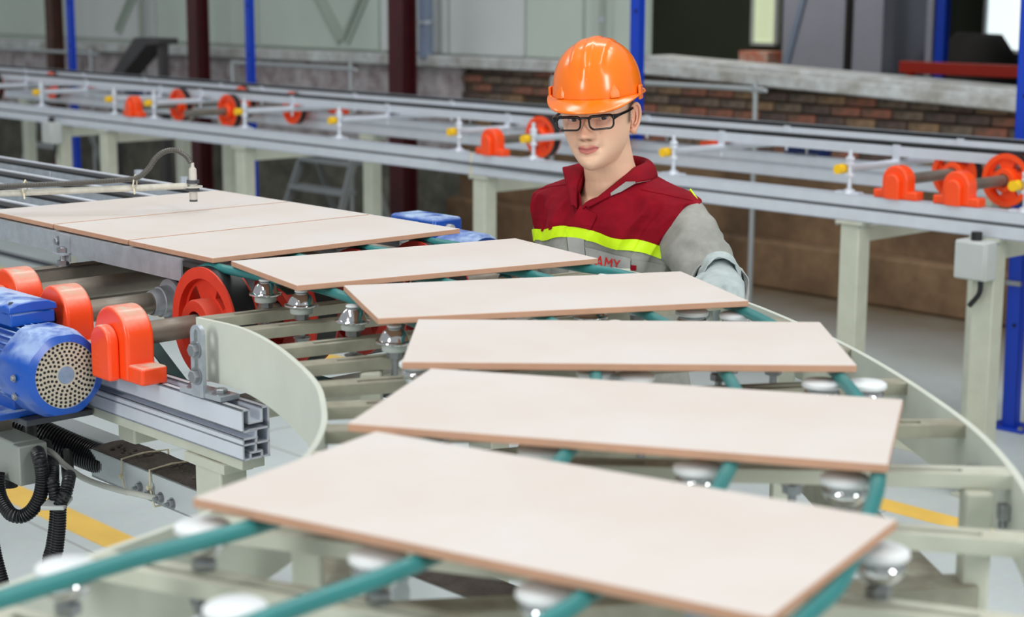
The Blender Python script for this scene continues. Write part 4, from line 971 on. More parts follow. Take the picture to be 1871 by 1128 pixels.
# head shell: half width, front depth, back depth by height (eye level = 0)
HT = [(-.112, .010, .070, -.052), (-.108, .022, .079, -.045), (-.100, .034, .0845, -.032), (-.088, .0445, .087, -.012), (-.074, .054, .0865, .012), (-.058, .0615, .0865, .030), (-.040, .0675, .086, .050),
      (-.020, .0715, .084, .070), (.0, .0735, .0825, .085), (.025, .0755, .087, .096), (.05, .077, .0885, .100), (.08, .074, .084, .098), (.105, .064, .070, .085), (.125, .046, .048, .062), (.138, .022, .022, .03), (.141, .004, .004, .006)]
hb = B(); nA = 64; vs = []; rows_ = []
zs = [-.112, -.110, -.107, -.103, -.098]+[-.092+.008*i for i in range(28)]+[.1365, .140, .141]
for z in zs:
    w, f, bk = lerp_tab(HT, z)
    for i in range(nA):
        a = 2*PI*i/nA; c, s = math.cos(a), math.sin(a)          # a=0 -> +x, a=270deg -> front
        e = 2/2.25
        x = w*math.copysign(abs(c)**e, c); yy = math.copysign(abs(s)**e, s)
        y = yy*(f if s < 0 else bk)
        if s >= 0 and bk < 0: y = bk*yy if False else (bk+ (0))*abs(yy)
        vs.append(Vector((x, y, z)))
nz = len(zs)
fs = [(j*nA+i, j*nA+(i+1) % nA, (j+1)*nA+(i+1) % nA, (j+1)*nA+i) for j in range(nz-1) for i in range(nA)]+[tuple(range(nA-1, -1, -1)), tuple(range((nz-1)*nA, nz*nA))]
hb.add(vs, fs)
# neck and the shell of the jaw's underside
HMI = HM.inverted()
def loft(b, secs, n=28):
    "secs: (centre, rx, ry, matrix-less axes x,y)"
    vs = []
    for c, ax, ay in secs:
        for i in range(n):
            a = 2*PI*i/n; vs.append(Vector(c)+Vector(ax)*math.cos(a)+Vector(ay)*math.sin(a))
    m = len(secs)
    b.add(vs, [(j*n+i, j*n+(i+1) % n, (j+1)*n+(i+1) % n, (j+1)*n+i) for j in range(m-1) for i in range(n)]+[tuple(range(n-1, -1, -1)), tuple(range((m-1)*n, m*n))])
def bodyp(x, y, z): return BM @ Vector((x, y, z))
bx, by = BM.to_3x3() @ Vector((1, 0, 0)), BM.to_3x3() @ Vector((0, 1, 0))
hx, hy = HM.to_3x3() @ Vector((1, 0, 0)), HM.to_3x3() @ Vector((0, 1, 0))
neck = []
for t, (rx, ry) in zip((0, .2, .45, .7, 1), ((.057, .060), (.0545, .058), (.0545, .057), (.060, .060), (.088, .072))):
    c = (HM @ Vector((0, .020, -.035))).lerp(bodyp(0, .012, 1.375), t)
    neck.append((HMI @ c, (HMI.to_3x3() @ (hx.lerp(bx, t)))*rx, (HMI.to_3x3() @ (hy.lerp(by, t)))*ry))
loft(hb, neck)
# upper chest seen in the open collar
ch = []
for z, rx, ry, oy in ((1.40, .07, .056, .006), (1.37, .11, .076, .0), (1.32, .14, .092, .0), (1.22, .135, .090, 0)):
    ch.append((HMI @ bodyp(0, oy, z), (HMI.to_3x3() @ bx)*rx, (HMI.to_3x3() @ by)*ry))
loft(hb, ch)
hme = remesh(hb, .0023, 5, 'head_tmp')
col_skin = Vector(rgb(240, 198, 168)[:3]); col_lip = Vector(rgb(196, 104, 98)[:3]); col_dark = Vector(rgb(84, 50, 40)[:3]); col_brow = Vector(rgb(60, 44, 40)[:3]); col_hair = Vector(rgb(34, 28, 28)[:3]); col_pink = Vector(rgb(222, 152, 128)[:3]); col_beard = Vector(rgb(196, 164, 142)[:3])
hcol = []
EX, EZ = .0325, -.0038
def lipline(x): return -.0648 - .0016*math.cos(x/.0075*1.2)*gs(x, .012) + .0012*(abs(x)/.025)**2
for v in hme.vertices:
    p = v.co; x, y, z = p.x, p.y, p.z
    col = col_skin.copy()
    if y < -.02 and z > -.125 and z < .1:
        fw = ss(-.02, -.055, y)
        d = 0.
        # nose: bridge, ridge, tip, wings
        rz = ss(.012, -.010, z)*ss(-.0500, -.0395, z)
        prof = .0035+.0205*ss(.008, -.036, z)**1.1
        wd = .0052+.0048*ss(.0, -.038, z)
        d += prof*rz*gs(x, wd)
        d += .0058*gs(x, .0068)*gs(z+.0352, .0062)
        for s in (-1, 1):
            d += .0066*gs(x-s*.0120, .0046)*gs(z+.0372, .0058)*ss(-.0480, -.0400, z)
            d -= .0095*gs(x-s*EX, .0155)*gs(z-EZ, .0105)           # eye sockets
            d -= .0030*gs(x-s*.014, .006)*gs(z-.004, .012)
            d += .0030*gs(x-s*.033, .018)*gs(z-.021, .006)         # brow
            d += .0035*gs(x-s*.043, .016)*gs(z+.027, .014)         # cheek bones
            d -= .0022*gs(x-s*.027, .005)*gs(z+.051, .012)         # nasolabial
            d -= .0032*gs(x-s*.0245, .0035)*gs(z-lipline(.0245), .004)
        ll = lipline(x); lw = ss(.0262, .016, abs(x))
        up_ = .0088*(1-.25*gs(x, .0028))*lw*(1-.45*(abs(x)/.026)**1.5 if abs(x) < .026 else 0); lo_ = .0105*lw*(1-.35*(x/.026)**2 if abs(x) < .026 else 0)
        d += .0046*gs((z-ll-.0045)/1., .0036)*lw
        d += .0056*gs((z-ll+.0055), .0044)*lw*gs(x, .019)
        d -= .0036*gs(z-ll, .0013)*lw
        d -= .0026*gs(z-ll+.0155, .0040)*gs(x, .016)               # fold under the lip
        d -= .0012*gs(x, .0032)*gs(z+.0525, .006)                  # philtrum
        d += .0052*gs(x, .017)*gs(z+.0985, .0095)                  # chin
        p.y -= d*fw
        k = ss(-.0006, .0006, up_-(z-ll))*ss(-.0002, .0008, z-ll)*lw if z >= ll else ss(-.0008, .0008, lo_-(ll-z))*lw
        if z >= ll: k = ss(0, .0018, up_-(z-ll))*min(1, lw*2)
        else: k = ss(0, .0022, lo_-(ll-z))*min(1, lw*2)
        col = col.lerp(col_lip, .9*k)
        col = col.lerp(Vector(rgb(120, 50, 50)[:3]), .75*gs(z-ll, .0011)*min(1, lw*2))  # crease between the lips painted darker
        col = col.lerp(col_pink, .35*gs(x, .016)*gs(z+.035, .011))
        for s in (-1, 1):
            col = col.lerp(col_dark, .97*gs(x-s*.0074, .0034)*gs(z+.0455, .0021))        # nostril shade, painted dark
            col = col.lerp(col_pink, .22*gs(x-s*.04, .018)*gs(z+.034, .016))
            bz = .0195-.012*((abs(x)-.03)/.03)**2
            col = col.lerp(col_brow, .8*ss(.012, .018, abs(x))*ss(.058, .048, abs(x))*gs(z-bz, .0032)) if s*x > 0 else col
            col = col.lerp(col_pink, .45*gs(x-s*EX, .019)*gs(z-EZ+.004, .011))
        for s in (-1, 1): col = col.lerp(Vector(rgb(176, 116, 94)[:3]), .14*gs(math.hypot((x-s*.0125)*1.0, z+.0385)-.0085, .0016)*ss(.008, .014, s*x))  # shade of the nose-wing creases painted into the tint
        col = col.lerp(col_beard, .45*ss(.030, .012, abs(abs(x)-.012))*gs(z+.057, .006)*(1-k))
        col = col.lerp(col_beard, .35*gs(x, .022)*gs(z+.098, .012))
    # short hair: sides and back
    if abs(x) > .05 or y > 0:
        hl = ss(-.005, .006, z+.0)*ss(-.012, .0, y) + ss(-.026, -.016, z)*gs(y+.010, .008)*ss(.06, .066, abs(x))
        hl = max(hl, ss(-.055, -.03, z)*ss(.045, .06, y))
        col = col.lerp(col_hair, min(1, hl)*.88)
    v.co = HM @ p
    hcol.append(col)
# lower body: one skin grown over a posed skeleton
def limb(bm, P, n=20):
    "P: (centre, radius) chain as a closed loft"
    secs = []
    for i, (c, r) in enumerate(P):
        a = Vector(P[max(i-1, 0)][0]); d = (Vector(P[min(i+1, len(P)-1)][0])-a).normalized()
        ax = d.orthogonal().normalized(); 
        ref = Vector((1, .2, 0)); ax = (ref-d*ref.dot(d)).normalized(); ay = d.cross(ax)
        rx, ry = r if isinstance(r, tuple) else (r, r)
        secs.append((c, ax*rx, ay*ry))
    loft(bm, secs, n)
SHL, ELL, WRL = bodyp(.148, -.005, 1.338), Vector((.418, 3.415, 1.205)), Vector((.402, 3.235, 1.287))      # his left arm
SHR, ELR, WRR = bodyp(-.140, .005, 1.335), bodyp(-.130, .085, 1.09), bodyp(-.165, .02, .86)
bb = B()
loft(bb, [(bodyp(0, oy, z), bx*rx, by*ry) for z, rx, ry, oy in ((.80, .140, .095, .01), (.88, .145, .10, .01), (1.0, .128, .09, .01), (1.12, .132, .09, .005), (1.22, .140, .092, 0), (1.30, .145, .090, 0), (1.35, .135, .075, 0), (1.38, .09, .06, .005), (1.41, .055, .052, .01))], 32)
for S, E, W in ((SHL, ELL, WRL), (SHR, ELR, WRR)):
    limb(bb, [(S.lerp(E, -.1), .045), (S, .05), (S.lerp(E, .5), .043), (E, .037), (E.lerp(W, .4), .036), (W, .026)])
for s in (-1, 1):
    hip, kn, an = bodyp(s*.085, .01, .84), bodyp(s*.10, -.01, .46), bodyp(s*.11, .03, .085)
    limb(bb, [(hip, .085), (hip.lerp(kn, .5), .072), (kn, .054), (kn.lerp(an, .35), .054), (an, .036)])
    limb(bb, [(an+Vector((0, 0, -.0)), .038), (an+by*-.06+Vector((0, 0, -.045)), (.04, .028)), (an+by*-.16+Vector((0, 0, -.06)), (.036, .018))])
bme = remesh(bb, .010, 3, 'body_tmp')
# ears
eb = B()
def ear(s):
    ring = catmull([(.0005, -.006, .012), (.007, -.004, .028), (.0125, .008, .034), (.0165, .020, .028), (.0165, .026, .012), (.0125, .0225, -.006), (.0075, .012, -.018), (.003, .003, -.024), (.0, -.002, -.018)], 6)
    base = Vector((s*.0698, .006, -.0165))
    def T(q): return base+Vector((s*(q.x*.78+.001), q.y, q.z))
    rr = []
    m = len(ring)
    for i in range(m):
        t = i/(m-1); rr.append(.0036+.0022*ss(.68, .9, t)-.0012*ss(.0, .12, 1-t)*0)
    eb.tube([T(q) for q in ring], rr, 8)
    # inner plate, a shallow dish
    cen = T(Vector((.0045, .010, .004))); k = len(eb.v); P = [T(q) for q in ring]
    mid = [p.lerp(cen, .5)+Vector((-s*.0035, .001, 0)) for p in P]; 
    b0 = len(eb.v); vs = P+mid+[cen+Vector((-s*.0045, 0, -.003))]; fs = [(i, i+1, m+i+1, m+i) for i in range(m-1)]+[(m+i, m+i+1, 2*m) for i in range(m-1)]+[(m-1, 0, m, 2*m-1), (2*m-1, m, 2*m)]
    eb.add(vs, fs)
    eb.tube(catmull([T(Vector(q)) for q in ((.007, .016, .022), (.010, .019, .010), (.009, .015, -.004), (.006, .006, -.010))], 5), .0024, 6)
    eb.tube([T(Vector((.0015, -.004, .004))), T(Vector((.004, -.001, -.002))), T(Vector((.0015, -.003, -.010)))], .0035, 6)
    eb.lathe([(0, -.0085), (.005, -.006), (.0062, 0), (.004, .006), (0, .008)], 10, Matrix.Translation(T(Vector((.0045, .0045, -.0225)))))
ear(1); ear(-1)
# eyelids: spherical shells round the eyeballs
ER = .0122
lidb = B(); lidcol = []
EYEC = {}
for s in (-1, 1):
    c = Vector((s*EX, -.0615, EZ)); EYEC[s] = c
    def sph(x, z, r):
        q = max(1e-6, r*r-x*x-z*z); return c+Vector((x, -math.sqrt(q), z))
    nx, nz_ = 18, 6
    for upper in (1, -1):
        vs = []
        for i in range(nx+1):
            x = -.0118+.0236*i/nx; e = 1-(x/.0118)**2
            zo = (.0041*e**.7 if upper > 0 else -.0038*e**.8)+.0008*s*x/.0118
            for j in range(nz_+1):
                t = j/nz_; zt = upper*.0105*math.sqrt(max(.02, 1-(x/.0128)**2))
                z = zo+(zt-zo)*t; r = ER+.0010+.0009*t
                if x*x+z*z > r*r*.96: k_ = math.sqrt(r*r*.96/(x*x+z*z)); x_, z2 = x*k_, z*k_
                else: x_, z2 = x, z
                vs.append(sph(x_, z2, r)); lidcol.append(col_brow if j == 0 and upper > 0 else col_skin.lerp(col_pink, .6))
            vs.append(sph(x*.99, zo*.98, ER-.0004)); lidcol.append(col_brow if upper > 0 else col_pink)
        w_ = nz_+2; fs = [(i*w_+j, (i+1)*w_+j, (i+1)*w_+j+1, i*w_+j+1) for i in range(nx) for j in range(nz_)]+[(i*w_+nz_+1, (i+1)*w_+nz_+1, (i+1)*w_, i*w_) for i in range(nx)]
        lidb.add(vs, fs)
# join head, ears, lids and body skin into the person mesh
V_, F_, C_ = [], [], []
def addmesh(vs, fs, cs):
    o = len(V_); V_.extend(vs); F_.extend([[i+o for i in f] for f in fs]); C_.extend(cs)
addmesh([v.co.copy() for v in hme.vertices], [list(p.vertices) for p in hme.polygons], hcol)
addmesh([HM @ v for v in eb.v], eb.f, [col_skin.lerp(col_pink, .55)]*len(eb.v))
addmesh([HM @ v for v in lidb.v], lidb.f, lidcol)
addmesh([v.co.copy() for v in bme.vertices], [list(p.vertices) for p in bme.polygons], [col_skin]*len(bme.vertices))
pm = bpy.data.meshes.new('person'); base = Vector((PX, PY, 0)); pm.from_pydata([v-base for v in V_], [], F_)
ca = pm.color_attributes.new('tint', 'FLOAT_COLOR', 'POINT')
for i, c in enumerate(C_): ca.data[i].color = (c[0], c[1], c[2], 1)
pm.materials.append(m_skin); pm.polygons.foreach_set('use_smooth', [True]*len(pm.polygons))
bm__ = bmesh.new(); bm__.from_mesh(pm); bmesh.ops.recalc_face_normals(bm__, faces=bm__.faces); bm__.to_mesh(pm); bm__.free()
PE = bpy.data.objects.new('person', pm); COL.objects.link(PE); PE.location = base; FR[PE.name] = base
tag(PE, 'person in orange hard hat, black glasses and maroon and grey work shirt behind the tiles', 'person')
# eyes
for s in (-1, 1):
    b = B(); gaze = (HMI @ Vector((.0, 0, 1.80))-EYEC[s]).normalized()
    M_ = HM @ axis(EYEC[s], EYEC[s]+gaze)
    b.lathe([(0, -ER)]+[(ER*math.sin(a), -ER*math.cos(a)) for a in [PI*k/20 for k in range(1, 16)]]+[(.0056, math.sqrt(ER**2-.0056**2))], 24, M_, mi=0)
    b.lathe([(.0056, math.sqrt(ER**2-.0056**2)), (.004, math.sqrt(ER**2-.004**2)+.0002), (.002, ER+.0001), (0, ER+.0001)], 24, M_, mi=1)
    b.build('eye', [m_eye, m_iris], PE, 60)

# ---- shirt: a torso surface P(theta, z) cut into yoke, tape and lower panels
TT = [(.86, .184, .138, .01), (1.0, .166, .126, .008), (1.12, .160, .120, .004), (1.22, .164, .120, 0), (1.29, .170, .119, 0), (1.335, .180, .113, 0), (1.362, .193, .100, .002), (1.385, .192, .088, .004), (1.402, .165, .078, .006), (1.422, .108, .069, .008), (1.437, .075, .065, .009), (1.447, .066, .063, .010)]
def torso(th, z, off=0.):
    "theta 0 = front, + towards his left"
    rx, ry, oy = lerp_tab(TT, z); rx += .002; 
    e = 2/2.35; s, c = math.sin(th), math.cos(th)
    x = rx*math.copysign(abs(s)**e, s); y = oy-ry*math.copysign(abs(c)**e, c)
    n = Vector((s/rx, -c/ry, 0)).normalized()
    f = (.006*math.sin(th*9+z*38+1.8*math.sin(z*17))+.005*math.sin(-th*13+z*47+2*noise.noise(Vector((th*2, z*8, 2)))))*ss(1.42, 1.35, z)+.012*noise.noise(Vector((x*9, y*9, z*6)))+.006*noise.noise(Vector((x*26+5, y*26, z*13)))
    ph = (th-3.2*(z-1.3))*11+2.5*noise.noise(Vector((th*1.5, z*4, 7))); rg = (1-abs(math.sin(ph)))**2.2
    f += .013*rg*(.35+.9*max(0, noise.noise(Vector((th*2.3+9, z*9, 1)))))*ss(1.40, 1.36, z)
    f *= ss(1.45, 1.40, z)*(.25+.75*ss(1.05, 1.22, z))
    d = .0045*gs(th, .25)*ss(1.25, 1.36, z)
    return Vector((x, y, z))+n*(f+off+d)
def sheet(name, m, zlo, zhi, nth, nz, off=0., tlo=lambda z: -PI, thi=lambda z: PI, thick=.0016, parent=None, smooth=60):
    """cloth piece over theta range; zlo/zhi are functions of theta"""
    b = B(); vs = []
    for layer in (off, off-thick):
        for j in range(nz+1):
            for i in range(nth+1):
                t = j/nz; zm = zlo(0)+(zhi(0)-zlo(0))*t
                th = tlo(zm)+(thi(zm)-tlo(zm))*i/nth
                z = zlo(th)+(zhi(th)-zlo(th))*t
                vs.append(BM @ torso(th, z, layer))
    w = nth+1; K = w*(nz+1); fs = []
    for j in range(nz):
        for i in range(nth):
            a = j*w+i; fs.append((a, a+1, a+w+1, a+w)); fs.append((K+a+w, K+a+w+1, K+a+1, K+a))
    for i in range(nth):
        fs.append((i, K+i, K+i+1, i+1)); a = nz*w+i; fs.append((a, a+1, K+a+1, K+a))
    for j in range(nz):
        a = j*w; fs.append((a, a+w, K+a+w, K+a)); a = j*w+nth; fs.append((a, K+a, K+a+w, a+w))
    b.add(vs, fs); return b.build(name, m, parent if parent is not None else PE, smooth)
TH0 = -.10                                            # the placket sits a little to his right of centre
def wrap_(th): return (th+PI) % (2*PI)-PI
def zt(th):
    th = wrap_(th); return 1.3275-.030*ss(.0, 1.3, abs(th+.25))-.004*math.sin(th*7)   # top of the tape
def zb(th): return zt(th)-.0235-.003*ss(.3, 1.2, wrap_(th))
vgap = lambda z: .010+.60*max(0, (z-1.366)/.07)**2+.35*ss(1.436, 1.447, z)
shirt = sheet('shirt_yoke', m_maroon, lambda th: zt(th)-.004, lambda th: 1.447, 260, 60, .0, lambda z: TH0+vgap(z), lambda z: TH0+2*PI-vgap(z), parent=PE)
sheet('lower_shirt', m_grey, lambda th: .855, lambda th: zb(th)+.004, 260, 60, -.0008, parent=PE)
sheet('reflective_tape', m_lime, zb, zt, 150, 6, .0034, lambda z: TH0-.125, lambda z: 1.72)
sheet('reflective_tape', m_lime, zb, zt, 150, 6, .0028, lambda z: -1.72, lambda z: TH0-.118)
sheet('reflective_tape', m_lime, zb, zt, 150, 6, .0022, lambda z: 2.0, lambda z: 2*PI-2.0)
# placket, left front over right
sheet('placket', m_maroon, lambda th: zt(th), lambda th: 1.374, 8, 30, .0042, lambda z: TH0-.012-.11*ss(1.37, 1.315, z), lambda z: TH0+.05+.09*ss(1.374, 1.355, z)-.05*ss(1.37, 1.315, z), .003)
sheet('placket', m_greyl, lambda th: 1.02, lambda th: zb(th), 6, 26, .0030, lambda z: TH0-.13, lambda z: TH0+.04, .003)
# lapels folded along the V
# chest pocket with the red lettering
def flatpatch(name, m, t0, t1, z0, z1, off, parent=None, skew=0., nth=16, nz=12, thick=.002):
    return sheet(name, m, lambda th: z0+skew*(th-t0), lambda th: z1+skew*(th-t0), nth, nz, off, lambda z: t0, lambda z: t1, thick, parent)
pk = flatpatch('chest_pocket', m_greyl, -.05, .50, 1.175, 1.287, .0045, None, -.030)
flatpatch('pocket_lining', m_maroon, .51, .585, 1.247, 1.258, .004, pk, -.02)
flatpatch('chest_panel', m_grey, .51, 1.2, 1.16, 1.268, .0028, None, -.02)
cu = bpy.data.curves.new('lettering', 'FONT'); cu.body = 'AMY'; cu.size = .036; cu.extrude = .0006; cu.shear = .18; cu.space_character = 1.02
to = bpy.data.objects.new('lettering', cu); COL.objects.link(to); tme = evaluated(to); bpy.data.objects.remove(to)
bmt = bmesh.new(); bmt.from_mesh(tme); bmesh.ops.subdivide_edges(bmt, edges=[e for e in bmt.edges if e.calc_length() > .006], cuts=2); bmt.to_mesh(tme); bmt.free()
for v in tme.vertices:
    th = .035+v.co.x*.62/.150; z = 1.249+v.co.y-.022*(th-.035)
    v.co = (BM @ torso(th, z, .0056+max(0, v.co.z)))-base
tme.materials.append(m_rletter); o = bpy.data.objects.new('red_lettering', tme); COL.objects.link(o); o.parent = pk; o['label'] = 'red embroidered letters AMY'
# sleeves
def sleeve(name, m, P, nfold, amp, n=64, k=10, parent=None, seed=0., twist=2.):
    C = catmull([Vector(c) for c, r in P], k); rs = []
    for i in range(len(P)-1):
        for j in range(k): rs.append(P[i][1]+(P[i+1][1]-P[i][1])*j/k)
    rs.append(P[-1][1]); vs = []; m_ = len(C)
    ref = bx
    for i, c in enumerate(C):
        d = (C[min(i+1, m_-1)]-C[max(i-1, 0)]).normalized(); ax = (ref-d*ref.dot(d)).normalized(); ay = d.cross(ax); t = i/(m_-1)
        for j in range(n):
            a = 2*PI*j/n
            q = c+ax*math.cos(a)*rs[i]+ay*math.sin(a)*rs[i]
            f = amp*(math.sin(nfold*a+twist*6*t+seed)*.45+1.2*noise.noise(Vector((math.cos(a)*1.3+seed, math.sin(a)*1.3, t*7)))+1.2*(1-2*abs(noise.noise(Vector((math.cos(a)*1.1+t*2, math.sin(a)*1.1+seed, t*9)))))*.6)*ss(0, .2, t)+amp*1.5*((1-abs(math.sin(a*1.0+t*6+seed+1.5*noise.noise(Vector((math.cos(a), math.sin(a), t*4))))))**2.2)*ss(.12, .35, t)
            vs.append(q+(q-c).normalized()*f)
    b = B(); b.add(vs, [(i*n+j, i*n+(j+1) % n, (i+1)*n+(j+1) % n, (i+1)*n+j) for i in range(m_-1) for j in range(n)])
    o = b.build(name, m, parent or PE, 70); s = o.modifiers.new('thickness', 'SOLIDIFY'); s.thickness = .0018; s.offset = -1
    return o
slL = sleeve('sleeve', m_grey, [(bodyp(.110, .002, 1.325), .045), (bodyp(.138, -.002, 1.330), .053), (bodyp(.165, -.010, 1.325), .0585), (SHL.lerp(ELL, .35)+Vector((.008, 0, .004)), .062), (SHL.lerp(ELL, .6)+Vector((.006, 0, .006)), .0635), (SHL.lerp(ELL, .82)+Vector((.002, 0, .004)), .061), (ELL+Vector((-.004, .0, .006)), .057), (ELL.lerp(WRL, .48), .049)], 5, .0052, seed=1.3)
sleeve('sleeve_cuff', m_greyl, [(ELL.lerp(WRL, .20), .0600), (ELL.lerp(WRL, .36), .0580), (ELL.lerp(WRL, .54), .0545)], 4, .003, parent=slL, seed=.4)
slR = sleeve('sleeve', m_grey, [(bodyp(-.105, .004, 1.325), .045), (bodyp(-.130, .004, 1.325), .052), (SHR.lerp(ELR, .15), .056), (SHR.lerp(ELR, .5), .058), (ELR, .054), (ELR.lerp(WRR, .6), .046), (WRR, .041)], 5, .005, seed=4.)
for s, t0, t1 in ((1, .62, 1.42), (-1, .62, 1.42)):
    B().tube([BM @ torso(s*(t0+(t1-t0)*k/14), 1.412-.022*k/14, .0008) for k in range(15)], .0011, 6).build('shoulder_seam', m_maroon, PE, 60)
# shoulder strip of tape on the back of his left shoulder
tp = B(); Pt = [bodyp(.158+.050*t, .042-.012*t, 1.402-.050*t-.012*t*t) for t in (0, .25, .5, .75, 1)]
for i in range(4): tp.bar(Pt[i], Pt[i+1]+(Pt[i+1]-Pt[i])*.05, .024, .003, upv=(.7, .5, .6))
tp.build('shoulder_tape', m_lime, PE, 60)
# collar: a leaf that falls open outwards, with a pale edge
def collar():
    b = B(); n, k = 96, 10; vs = []; edge = []; stand = []
    for i in range(n+1):
        s = -1+2*i/n; f = abs(s); sg = 1 if s >= 0 else -1
        V0 = torso(TH0+sg*.035, 1.368, .0045)
        def neckp(f_): a = min(f_, .68)/.68*R(118); r = .0625; return Vector((sg*r*math.sin(a), .010+r*math.cos(a)*1.0, 1.466-.014*(min(f_, .68)/.68)**2))
        pin = neckp(f)
        if f > .68: t = (f-.68)/.32; pin = neckp(.68).lerp(V0, t)+Vector((sg*.008*math.sin(PI*t), -.006*math.sin(PI*t), .004*math.sin(PI*t)))
        def outp(f_):
            g = min(f_, .80)/.80; th = sg*(PI-g*R(128 if sg < 0 else 140)); ze = 1.4365-(.0125 if sg < 0 else .0165)*g**2
            q_ = torso(th, ze, .004+.005*g); q_.x *= 1-(.15*g if sg > 0 else 0); return q_
        tip = outp(.80)
        if sg < 0: lift = .020*gs(f-.78, .10); tipo = Vector((-.010*gs(f-.78, .10), -.004*gs(f-.78, .1), lift))
        else: tipo = Vector((.004*gs(f-.78, .10), -.002*gs(f-.78, .1), .004*gs(f-.78, .1)))
        pout = outp(f)+tipo
        if f > .80: t = (f-.80)/.20; pout = tip.lerp(V0+Vector((sg*.010, -.002, .004)), t)+tipo*(1-t)
        for j in range(k+1):
            t = j/k; arch = math.sin(PI*t)**.8*(.012*(1-f*.5)); q = pin.lerp(pout, t)
            q += Vector((sg*.3*arch*ss(.1, .4, f), .5*arch*math.cos(min(f, .68)/.68*R(118)), .75*arch))
            vs.append(BM @ q)
        edge.append(BM @ pout); stand.append(pin)
    b.add(vs, [(i*(k+1)+j, (i+1)*(k+1)+j, (i+1)*(k+1)+j+1, i*(k+1)+j+1) for i in range(n) for j in range(k)])
    o = b.build('collar', m_maroon, PE, 70); m = o.modifiers.new('thickness', 'SOLIDIFY'); m.thickness = .0024; m.offset = 1
    c = B(); vs = []
    for p in stand:
        d = Vector((p.x, p.y-.01, 0)).normalized()
        vs += [BM @ (p+Vector((0, 0, .001))), BM @ (p+d*.004-Vector((0, 0, .034)))]
    c.add(vs, [(2*i, 2*i+2, 2*i+3, 2*i+1) for i in range(len(stand)-1)])
    q = c.build('collar_stand', m_maroon, o, 70); m = q.modifiers.new('thickness', 'SOLIDIFY'); m.thickness = .002
    B().tube([e+Vector((0, 0, .0006)) for e in edge[1:44]], .0009, 5).build('piping', m_thread, o, 60)
    B().tube([e+Vector((0, 0, .0006)) for e in edge[-44:-1]], .0009, 5).build('piping', m_thread, o, 60)
    return o, edge
co, cedge = collar()
# turned-up grey lining at the left collar point
lb = B(); e0, e1, e2 = cedge[86], cedge[89], cedge[91]
up3 = (-by)*.007+Vector((0, 0, .003))
P0 = [e0+(-by)*.003, e1+(-by)*.005-Vector((0, 0, .003)), e2+(-by)*.004]; P1 = [e0+(-by)*.006+Vector((0, 0, .004)), e1.lerp(e0, .4)+(-by)*.008+Vector((0, 0, .013)), e2+(-by)*.006+Vector((0, 0, .006))]
lb.add(P0+P1+[p+by*.002 for p in P0+P1], [(0, 1, 4, 3), (1, 2, 5, 4), (6, 9, 10, 7), (7, 10, 11, 8), (0, 6, 7, 1), (1, 7, 8, 2), (3, 4, 10, 9), (4, 5, 11, 10), (0, 3, 9, 6), (2, 8, 11, 5)])
lb.build('collar_lining', m_greyl, co, 0)

# trousers and boots
tb_ = B()
loft(tb_, [(bodyp(0, .01, z), bx*rx, by*ry) for z, rx, ry in ((.78, .160, .115), (.88, .152, .110), (.96, .144, .105))], 36)
for s in (-1, 1):
    hip, kn, an = bodyp(s*.088, .01, .86), bodyp(s*.105, -.012, .46), bodyp(s*.112, .03, .07)
    limb(tb_, [(hip, .086), (hip.lerp(kn, .5), .086), (kn, .078), (kn.lerp(an, .5), .076), (an, .072)])
tme_ = remesh(tb_, .009, 3, 'trouser_tmp')
for v in tme_.vertices:
    v.co += Vector((noise.noise(v.co*11), noise.noise(v.co*11+Vector((7, 0, 0))), 0))*.006; v.co -= base
tme_.materials.clear(); tme_.materials.append(m_trou); tme_.polygons.foreach_set('use_smooth', [True]*len(tme_.polygons))
o = bpy.data.objects.new('trousers', tme_); COL.objects.link(o); o.parent = PE
for s in (-1, 1):
    b = B(); an = Vector((s*.112, .03, 0))
    secs = [((an.x, an.y+.045, .05), .034, .04), ((an.x, an.y+.01, .055), .042, .05), ((an.x, an.y-.06, .05), .044, .046), ((an.x, an.y-.13, .04), .047, .036), ((an.x, an.y-.19, .032), .040, .027), ((an.x, an.y-.22, .026), .018, .016)]
    loft(b, [(BM @ Vector(c), bx*rx, Vector((0, 0, rz))) for c, rx, rz in secs], 24)
    loft(b, [(BM @ Vector((an.x, an.y+.008, z)), bx*.044, by*.052) for z in (.05, .12, .16)], 24)
    bt_ = b.build('boot', m_boot, PE, 60)
    sp_ = B(); sp_.prism([(an.x+.048*math.cos(a)*(1 if math.sin(a) < 0 else .9), an.y-.085+.148*math.sin(a)) for a in [2*PI*i/28 for i in range(28)]], .0005, .018, BM); sp_.build('sole', m_rub, bt_, 40)
